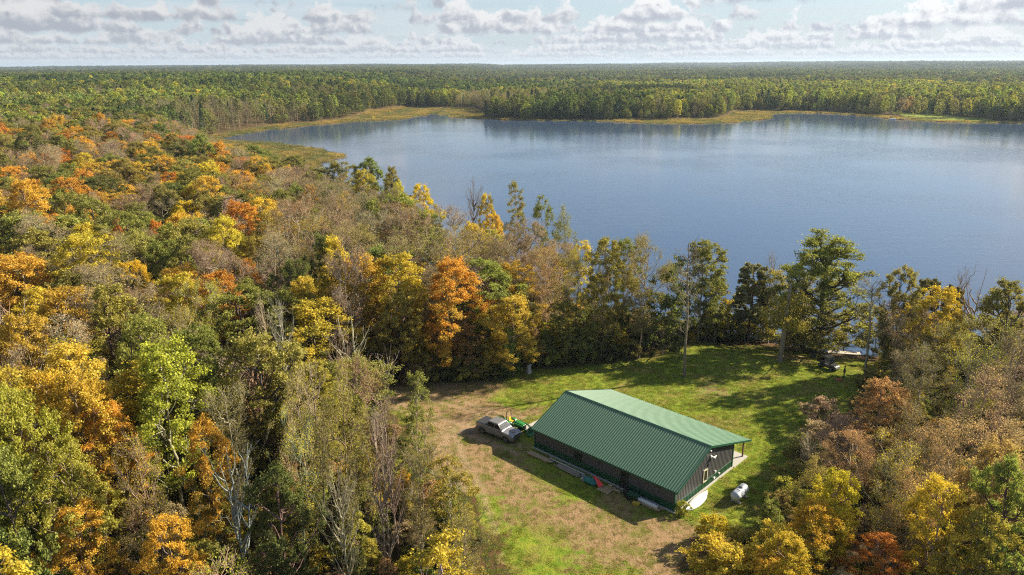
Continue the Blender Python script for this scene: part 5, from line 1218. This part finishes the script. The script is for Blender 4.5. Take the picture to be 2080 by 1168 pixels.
MB().loft([[(1.285, -y0+.02, z0+.01), (1.285, y0-.02, z0+.01), (.712, y1-.01, z1+.04), (.712, -y1+.01, z1+.04)], [(1.22, -y0+.02, z0), (1.22, y0-.02, z0), (.65, y1-.01, z1+.03), (.65, -y1+.01, z1+.03)]]).build('windshield', m_wsh, truck)
MB().loft([[(-1.16, -.80, 1.40), (-1.16, .80, 1.40), (-1.075, .70, 1.84), (-1.075, -.70, 1.84)], [(-1.10, -.80, 1.40), (-1.10, .80, 1.40), (-1.0, .70, 1.84), (-1.0, -.70, 1.84)]]).build('rear_window', m_glass2, truck)
ton = MB().box((-1.98, 0, 1.405), (1.60, 1.80, .05), bev=.015).build('bed_cover', m_tonn, truck)
for x in (-1.45, -1.98, -2.5): MB().box((x, 0, 1.436), (.03, 1.74, .012)).build('seam', m_black, ton)
gr = MB().box((2.90, 0, .90), (.08, 1.14, .32), bev=.03).build('grille', m_black, truck)
for z in (.83, .91, .99): MB().box((2.945, 0, z), (.02, 1.06, .028)).build('grille_bar', m_chrome, gr)
MB().loft([[(2.80, y, .46), (3.0-.14*abs(y)**2, y, .46), (3.02-.14*abs(y)**2, y, .70), (2.80, y, .70)] for y in (-.98, -.6, -.2, .2, .6, .98)]).build('front_bumper', m_chrome, truck, smooth=True)
MB().box((2.98, 0, .56), (.08, 1.0, .14), bev=.02).build('bumper_insert', m_black, truck)
MB().box((-2.93, 0, .60), (.18, 1.86, .2), bev=.03).build('rear_bumper', m_chrome, truck)
MB().box((-2.875, 0, 1.02), (.04, 1.6, .56), bev=.012).build('tailgate', m_silver, truck)
MB().box((2.0, 0, 1.262), (1.15, .5, .03), bev=.012).build('hood_bulge', m_silver, truck)
MB().box((-.2, 0, .40), (5.0, 1.2, .2)).build('underbody', m_black, truck)

# ------------------------------------------------------------------ tractor with front loader
m_jg = pm('tractor_green', (.030, .21, .035), .4, 0, .07, coat=.3); m_yel = pm('tractor_yellow', (.66, .43, .02), .45, 0, .05)
m_bucket = pm('bucket_green', (.06, .24, .08), .5, 0, .2, 3)
trac = empty('tractor', (-.22, 83.42, 0), math.radians(-37), 'green tractor with front loader and yellow seat parked behind the silver truck', 'tractor')
MB().loft([[(x, -a, z0), (x, a, z0), (x, a*.92, z1-.06), (x, a*.6, z1), (x, -a*.6, z1), (x, -a*.92, z1-.06)] for x, a, z0, z1 in ((.72, .34, .66, 1.22), (1.2, .34, .64, 1.20), (1.8, .32, .62, 1.12), (2.08, .28, .62, 1.02), (2.14, .22, .66, .92))]).build('hood', m_jg, trac, smooth=True)
MB().box((2.13, 0, .80), (.05, .42, .26), bev=.02).build('grille', m_black, trac)
for s in (1, -1): MB().box((2.10, s*.18, .96), (.08, .13, .08), bev=.015).build('headlight', m_lens, trac)
MB().box((.9, 0, .52), (2.4, .34, .3)).box((.0, 0, .55), (.7, .5, .4), bev=.03).box((1.62, 0, .40), (.16, 1.0, .14)).box((0, 0, .5), (.2, 1.0, .2)).build('chassis', m_black, trac)
MB().box((.42, 0, .66), (.62, .92, .06), bev=.01).build('floor_plate', m_jg, trac)
for s in (1, -1):
    fe = MB(); P_ = [(.58*math.cos(a), .52+.58*math.sin(a)) for a in [math.pi*(.05+.82*k/10) for k in range(11)]]; Q_ = [(.52*math.cos(a), .52+.52*math.sin(a)) for a in [math.pi*(.05+.82*k/10) for k in range(11)]][::-1]
    fe.prism(P_+Q_, s*.36, s*.74); fe.build('fender', m_jg, trac)
    wheel(trac, 0, s*.56, .50, .32, m_yel, spokes=8, rimf=.56); wheel(trac, 1.62, s*.52, .32, .22, m_yel, spokes=8, rimf=.56)
st_ = MB().box((.02, 0, .92), (.46, .46, .12), bev=.04).build('seat', m_yel, trac); MB().box((-.22, 0, 1.18), (.1, .44, .46), rot=Matrix.Rotation(-.15, 3, 'Y'), bev=.04).build('backrest', m_yel, st_)
MB().rod((.66, 0, .98), (.5, 0, 1.22), .03).build('steering_column', m_black, trac)
sw = MB(); cpt = Vector((.49, 0, 1.24)); ax1, ax2 = Vector((0, 1, 0)), Vector((.83, 0, .55))
sw.pipe([tuple(cpt+ax1*.18*math.cos(a)+ax2*.18*math.sin(a)) for a in [2*math.pi*k/14 for k in range(15)]], .018, 6).build('steering_wheel', m_black, trac)
MB().pipe([(-.34, -.46, .7), (-.38, -.46, 2.05), (-.36, -.36, 2.22), (-.36, .36, 2.22), (-.38, .46, 2.05), (-.34, .46, .7)], .045, 8).build('roll_bar', pm('roll_bar_black', (.035, .012, .010), .5), trac)
for s in (1, -1):
    MB().box((.95, s*.46, .74), (.14, .09, .62)).build('loader_post', m_jg, trac)
    MB().prism([(.88, .98), (1.02, 1.10), (2.15, .98), (2.92, .44), (2.84, .34), (2.08, .84), (1.0, .96)], s*.44, s*.52).build('loader_arm', m_jg, trac)
    MB().rod((1.0, s*.48, .62), (2.0, s*.48, .84), .035).rod((2.2, s*.48, .98), (2.95, s*.48, .68), .03).build('hydraulic_ram', m_black, trac)
bp_ = [(2.92, .62), (2.90, .16), (3.02, .06), (3.50, .04), (3.50, .07), (3.05, .10), (2.96, .19), (2.97, .62)]
bk = MB().prism(bp_, -.72, .72)
for s in (1, -1): bk.prism([(2.92, .60), (2.90, .12), (3.46, .05), (3.05, .58)], s*.72, s*.745)
bk.build('bucket', m_bucket, trac)
MB().box((2.9, 0, .74), (.08, .7, .3)).box((2.06, 0, .86), (.08, 1.0, .08)).build('loader_frame', m_jg, trac)
MB().rod((1.25, .2, 1.15), (1.25, .2, 1.55), .03).build('exhaust', m_black, trac)
MB().prism([(-.5, .5), (-.5, .72), (-1.35, 1.18), (-2.05, .86), (-2.0, .76), (-1.34, 1.02), (-.62, .5)], -.08, .08).build('backhoe_boom', m_jg, trac)
MB().prism([(-2.08, .94), (-1.96, .9), (-1.80, .30), (-1.92, .26)], -.06, .06).build('dipper_arm', m_jg, trac)
MB().loft([[(-1.98, -.2, .38), (-1.98, .2, .38), (-1.55, .2, .34), (-1.55, -.2, .34)], [(-1.9, -.18, .05), (-1.9, .18, .05), (-1.62, .18, .04), (-1.62, -.18, .04)]]).build('backhoe_bucket', m_black, trac)
MB().rod((-.75, 0, .78), (-1.4, 0, 1.3), .035).rod((-1.4, 0, 1.3), (-2.05, 0, 1.0), .03).box((-.62, 0, .52), (.22, .9, .3)).build('backhoe_mount', m_black, trac)

# ------------------------------------------------------------------ buggy, person, dock and odds and ends by the shore
def gpt(px, py):
    b = at(px, py, 0)
    for _ in range(4): b = at(px, py, gz(b[0], b[1]))
    return Vector((b[0], b[1], gz(b[0], b[1])))
u0 = gpt(1686, 752)
utv = empty('utility_buggy', u0+Vector((0, .7, 0)), math.radians(-62), 'black utility buggy with a roof parked in the shade below the dock', 'buggy')
m_blk2 = pm('buggy_black', (.022, .022, .024), .35, 0, .08, coat=.3)
MB().loft([[(x, -a, z0), (x, a, z0), (x, a, z1-.05), (x, a*.85, z1), (x, -a*.85, z1), (x, -a, z1-.05)] for x, a, z0, z1 in ((.55, .68, .36, .82), (1.0, .66, .38, .96), (1.4, .60, .42, .92), (1.62, .46, .5, .78))]).build('hood', m_blk2, utv, bevel=.02)
MB().box((0, 0, .40), (2.9, 1.1, .16), bev=.02).box((0, 0, .50), (1.2, 1.3, .08)).build('chassis', m_black, utv)
bed = MB().box((-1.12, 0, .80), (1.0, 1.36, .05))
for s in (1, -1): bed.box((-1.12, s*.66, .95), (1.0, .05, .3))
bed.box((-.64, 0, .95), (.05, 1.32, .3)).box((-1.6, 0, .95), (.05, 1.32, .3)).build('cargo_bed', m_blk2, utv)
for s in (1, -1):
    MB().pipe([(.62, s*.62, .86), (.28, s*.58, 1.82), (-.58, s*.58, 1.86), (-.64, s*.64, .9)], .035, 8).build('cage_rail', m_black, utv)
    sB = MB().box((-.12, s*.33, .70), (.5, .52, .14), bev=.04).build('seat', m_black, utv); MB().box((-.4, s*.33, 1.0), (.12, .5, .6), rot=Matrix.Rotation(-.16, 3, 'Y'), bev=.04).build('backrest', m_black, sB)
    MB().box((1.52, s*.42, .80), (.12, .22, .1), bev=.02).build('headlight', m_lens, utv)
    for x in (1.02, -1.02): wheel(utv, x, s*.66, .34, .25, m_gal, rimf=.5)
MB().box((-.16, 0, 1.89), (1.15, 1.28, .05), bev=.02).build('roof_panel', m_blk2, utv)
MB().loft([[(.66, -.56, .98), (.66, .56, .98), (.36, .53, 1.76), (.36, -.53, 1.76)], [(.64, -.56, .97), (.64, .56, .97), (.34, .53, 1.75), (.34, -.53, 1.75)]]).build('windshield', m_wsh, utv)
MB().box((1.66, 0, .56), (.06, .9, .2), bev=.02).build('front_bumper', m_gal, utv)

def skin(name, pts, edges, rad, mat, parent, sub=2):
    me = bpy.data.meshes.new(name); me.from_pydata(pts, edges, []); o = bpy.data.objects.new(name, me); link(o)
    sk_ = o.modifiers.new('skin', 'SKIN'); sk_.use_smooth_shade = True
    for i, r_ in enumerate(rad): me.skin_vertices[0].data[i].radius = (r_, r_) if not isinstance(r_, tuple) else r_
    me.skin_vertices[0].data[0].use_root = True
    if sub: o.modifiers.new('sub', 'SUBSURF').levels = 1; o.modifiers['sub'].render_levels = sub
    me.materials.append(mat); o.parent = parent; return o
pp = gpt(1714, 766)
person = empty('person', pp, math.radians(150), 'person in dark clothes standing in the shade right of the black buggy', 'person')
m_skin = pm('skin', (.46, .27, .19), .6); m_cloth = pm('dark_jacket', (.035, .033, .038), .9, 0, .2); m_jean = pm('dark_jeans', (.03, .04, .065), .9, 0, .2); m_hair = pm('dark_hair', (.03, .02, .014), .7)
# one figure: pelvis, spine, neck, head; arms; legs
pts = [(0, 0, .94), (0, 0, 1.12), (.0, 0, 1.36), (0, 0, 1.46), (.01, 0, 1.54), (.02, 0, 1.64), (.01, 0, 1.75),
       (0, .19, 1.41), (.03, .25, 1.14), (.17, .20, .95), (.25, .17, .92), (0, -.19, 1.41), (.02, -.27, 1.13), (.08, -.28, .88), (.10, -.27, .80),
       (0, .10, .86), (.03, .12, .50), (-.02, .12, .10), (.13, .14, .04), (0, -.10, .86), (.02, -.13, .50), (-.04, -.14, .10), (.11, -.17, .04)]
eds = [(0, 1), (1, 2), (2, 3), (3, 4), (4, 5), (5, 6), (2, 7), (7, 8), (8, 9), (9, 10), (2, 11), (11, 12), (12, 13), (13, 14), (0, 15), (15, 16), (16, 17), (17, 18), (0, 19), (19, 20), (20, 21), (21, 22)]
rad = [(.16, .12), (.145, .11), (.17, .12), .065, .058, .095, .075, .065, .052, .04, .032, .065, .052, .04, .032, .092, .066, .045, .042, .092, .066, .045, .042]
skin('body', pts, eds, rad, m_skin, person)
jk = [pts[i] for i in (0, 1, 2, 7, 8, 9, 11, 12, 13)]
skin('jacket', jk, [(0, 1), (1, 2), (2, 3), (3, 4), (4, 5), (2, 6), (6, 7), (7, 8)], [(.175, .14), (.165, .13), (.185, .135), .08, .066, .05, .08, .066, .05], m_cloth, person)
skin('trousers', [pts[0]]+[pts[i] for i in (15, 16, 17, 19, 20, 21)], [(0, 1), (1, 2), (2, 3), (0, 4), (4, 5), (5, 6)], [(.168, .13), .105, .078, .062, .105, .078, .062], m_jean, person)
for i in (18, 22): MB().box((pts[i][0]-.04, pts[i][1], .05), (.28, .10, .10), bev=.03).build('shoe', m_black, person)
MB().ball((-.005, 0, 1.69), (.108, .10, .11), 14).build('hair', m_hair, person, smooth=True)
fc = MB().ball((.115, 0, 1.645), (.016, .014, .022), 8)
fc.build('nose', m_skin, person)
for s in (1, -1):
    MB().ball((.105, s*.035, 1.675), .010, 8).build('eye', m_hair, person)
    MB().ball((.02, s*.098, 1.655), (.02, .012, .03), 8).build('ear', m_skin, person)
MB().box((.108, 0, 1.605), (.012, .045, .010), bev=.003).build('mouth', pm('lip', (.35, .14, .12), .6), person)

d0, d1 = at(1681, 713.5, .0), at(1748, 718, .0)
dv_ = Vector((d1-d0)); dl_ = dv_.length
dock = empty('dock_section', (d0+d1)/2, math.atan2(dv_.y, dv_.x), 'pale plank dock section raised on legs at the water edge behind the buggy', 'dock')
m_dock = pm('bleached_plank', (.62, .54, .44), .85, 0, .18, 4, .3)
nP = int(dl_/.2)
for k in range(nP):
    MB().box((-dl_/2+(k+.5)*dl_/nP, rs.uniform(-.012, .012), .0), (dl_/nP-.018, 1.25, .035)).build('plank', m_dock, dock)
for s in (-.5, .5): MB().box((0, s, -.09), (dl_-.04, .05, .14)).build('stringer', m_grey_w, dock)
gd = min(gz(d0[0], d0[1]), gz(d1[0], d1[1]))
for x in (-dl_*.45, 0, dl_*.45):
    for s in (-.52, .52): MB().rod((x, s*1.08, .12), (x, s*1.08, gd-.35), .03).build('leg', m_gal, dock)
rp = gpt(1704, 772); rm_ = empty('red_mat', rp+Vector((0, 0, .02)), .3, 'small red mat lying on the shaded grass below the buggy', 'mat')
MB().box((0, 0, .05), (1.0, .62, .07), bev=.02).build('pad', pm('faded_red', (.45, .09, .05), .8), rm_); MB().box((0, .22, .095), (.9, .12, .03), bev=.01).build('pillow', pm('faded_red_light', (.5, .16, .10), .8), rm_)
def boulder(px, py, r, col, label):
    p = gpt(px, py); bm = bmesh.new(); bmesh.ops.create_icosphere(bm, subdivisions=3, radius=1)
    for v in bm.verts:
        k = 1+.18*math.sin(v.co.x*3.1+px)+.14*math.sin(v.co.y*4.3+py)+.1*math.sin(v.co.z*5+px*.3); v.co = Vector((v.co.x*r*1.2*k, v.co.y*r*k, v.co.z*r*.8*k+r*.4))
    me = bpy.data.meshes.new('boulder'); bm.to_mesh(me); bm.free(); me.materials.append(col); me.polygons.foreach_set('use_smooth', [True]*len(me.polygons))
    o = link(bpy.data.objects.new('boulder', me)); o.location = p; setp(o, label, 'boulder', 'boulders along the lawn edge')
m_rock = pm('pale_rock', (.42, .40, .38), .9, 0, .25, 3, .5, 10)
boulder(1151, 727, .55, m_rock, 'largest pale boulder in the shade at the left lawn edge'); boulder(1139, 731, .36, m_rock, 'small boulder just left of the largest pale boulder'); boulder(1166, 727, .33, m_rock, 'small boulder just right of the largest pale boulder')
boulder(1178, 729, .28, m_rock, 'rightmost small boulder at the left lawn edge')
sp_ = gpt(1074, 757)
stump = empty('stump', sp_, 0, 'pale broken stump at the lawn corner right of the ivy clad trunk', 'stump')
m_stump = pm('bleached_wood', (.50, .46, .40), .9, 0, .25, 6, .5)
MB().loft([[(r*math.cos(a)*(1+.15*math.sin(3*a)), r*math.sin(a)*(1+.15*math.sin(3*a)), z+(.22*math.sin(2*a) if z > 1 else 0)) for a in [2*math.pi*k/14 for k in range(14)]] for r, z in ((.55, -.1), (.40, .2), (.34, .7), (.30, 1.15))]).build('trunk', m_stump, stump, smooth=True)
MB().rod((.2, .1, .9), (.55, .3, 1.35), .09, .04).build('branch_stub', m_stump, stump)
# pallet-like drag on the dirt behind the truck
dr = gpt(950, 878)
bh = empty('brush_pile', dr, .2, 'small pile of cut branches on the dirt behind the pickup truck', 'branches')
for k in range(14):
    a = rs.uniform(-.6, .6)+(math.pi if k % 2 else 0); c = Vector((rs.uniform(-.8, .8), rs.uniform(-.5, .5), rs.uniform(.05, .3))); d = Vector((math.cos(a), math.sin(a), rs.uniform(-.05, .15)))*rs.uniform(.6, 1.3)
    MB().rod(c-d*.5, c+d*.7, .035, .012, 5).build('branch', m_grey_w, bh)

# ------------------------------------------------------------------ across the lake: house, landing, boats
hp = gpt(1932, 232)
house = empty('lake_house', hp+Vector((0, 12, 0)), .25, 'reddish brown house half hidden among the trees on the far shore', 'house')
m_rb = pm('red_brown_siding', (.26, .09, .06), .8); m_hroof = pm('brown_shingle', (.14, .09, .08), .9)
MB().box((0, 0, 3.0), (13, 9, 6.4)).prism([(-4.5, 6.2), (4.5, 6.2), (0, 10.2)], -6.5, 6.5, axis='x').build('wall', m_rb, house)
for s in (1, -1): MB().prism([(s*5.2, 5.7), (0, 10.4), (0, 10.75), (s*5.2, 6.0)], -7.1, 7.1, axis='x').build('roof', m_hroof, house)
for x in (-4, -1.3, 1.3, 4):
    for z in (1.9, 4.6):
        f_ = MB().box((x, -4.53, z), (1.5, .12, 1.7)).build('window', m_white, house); MB().box((x, -4.60, z), (1.2, .06, 1.4)).build('pane', m_dkglass, f_)
MB().box((3.2, 1.5, 10.2), (.9, .9, 2.6)).build('chimney', m_rock, house)
lp = gpt(1822, 241)
lnd = empty('landing_dock', (lp.x, lp.y-2, LAKE_Z), .05, 'pale landing dock on the far shore in front of the sunlit lawn', 'dock')
for k in range(16): MB().box((-7.5+k, 0, .45), (.9, 2.6, .1)).build('plank', m_dock, lnd)
for x in (-7, -2.3, 2.3, 7):
    for s in (1, -1): MB().rod((x, s*1.2, -1.6), (x, s*1.2, 1.3), .12).build('post', m_grey_w, lnd)
for dx, dy, mt, lab in ((-6, -3.2, m_white, 'small white boat moored at the left end of the far landing dock'), (5, -3.4, pm('boat_grey', (.5, .5, .52), .5), 'small grey boat moored at the right end of the far landing dock')):
    bt = empty('rowing_boat', (lp.x+dx, lp.y-2+dy, LAKE_Z), .1, lab, 'boat')
    MB().loft([[(x, -w_, .75), (x, -w_*.6, -.15), (x, w_*.6, -.15), (x, w_, .75)] for x, w_ in ((-2.4, .75), (-1, .9), (.8, .85), (2.2, .4), (2.7, .06))]).build('hull', mt, bt)
    MB().box((-.8, 0, .62), (.4, 1.5, .08)).box((.8, 0, .62), (.4, 1.4, .08)).build('bench', m_grey_w, bt)
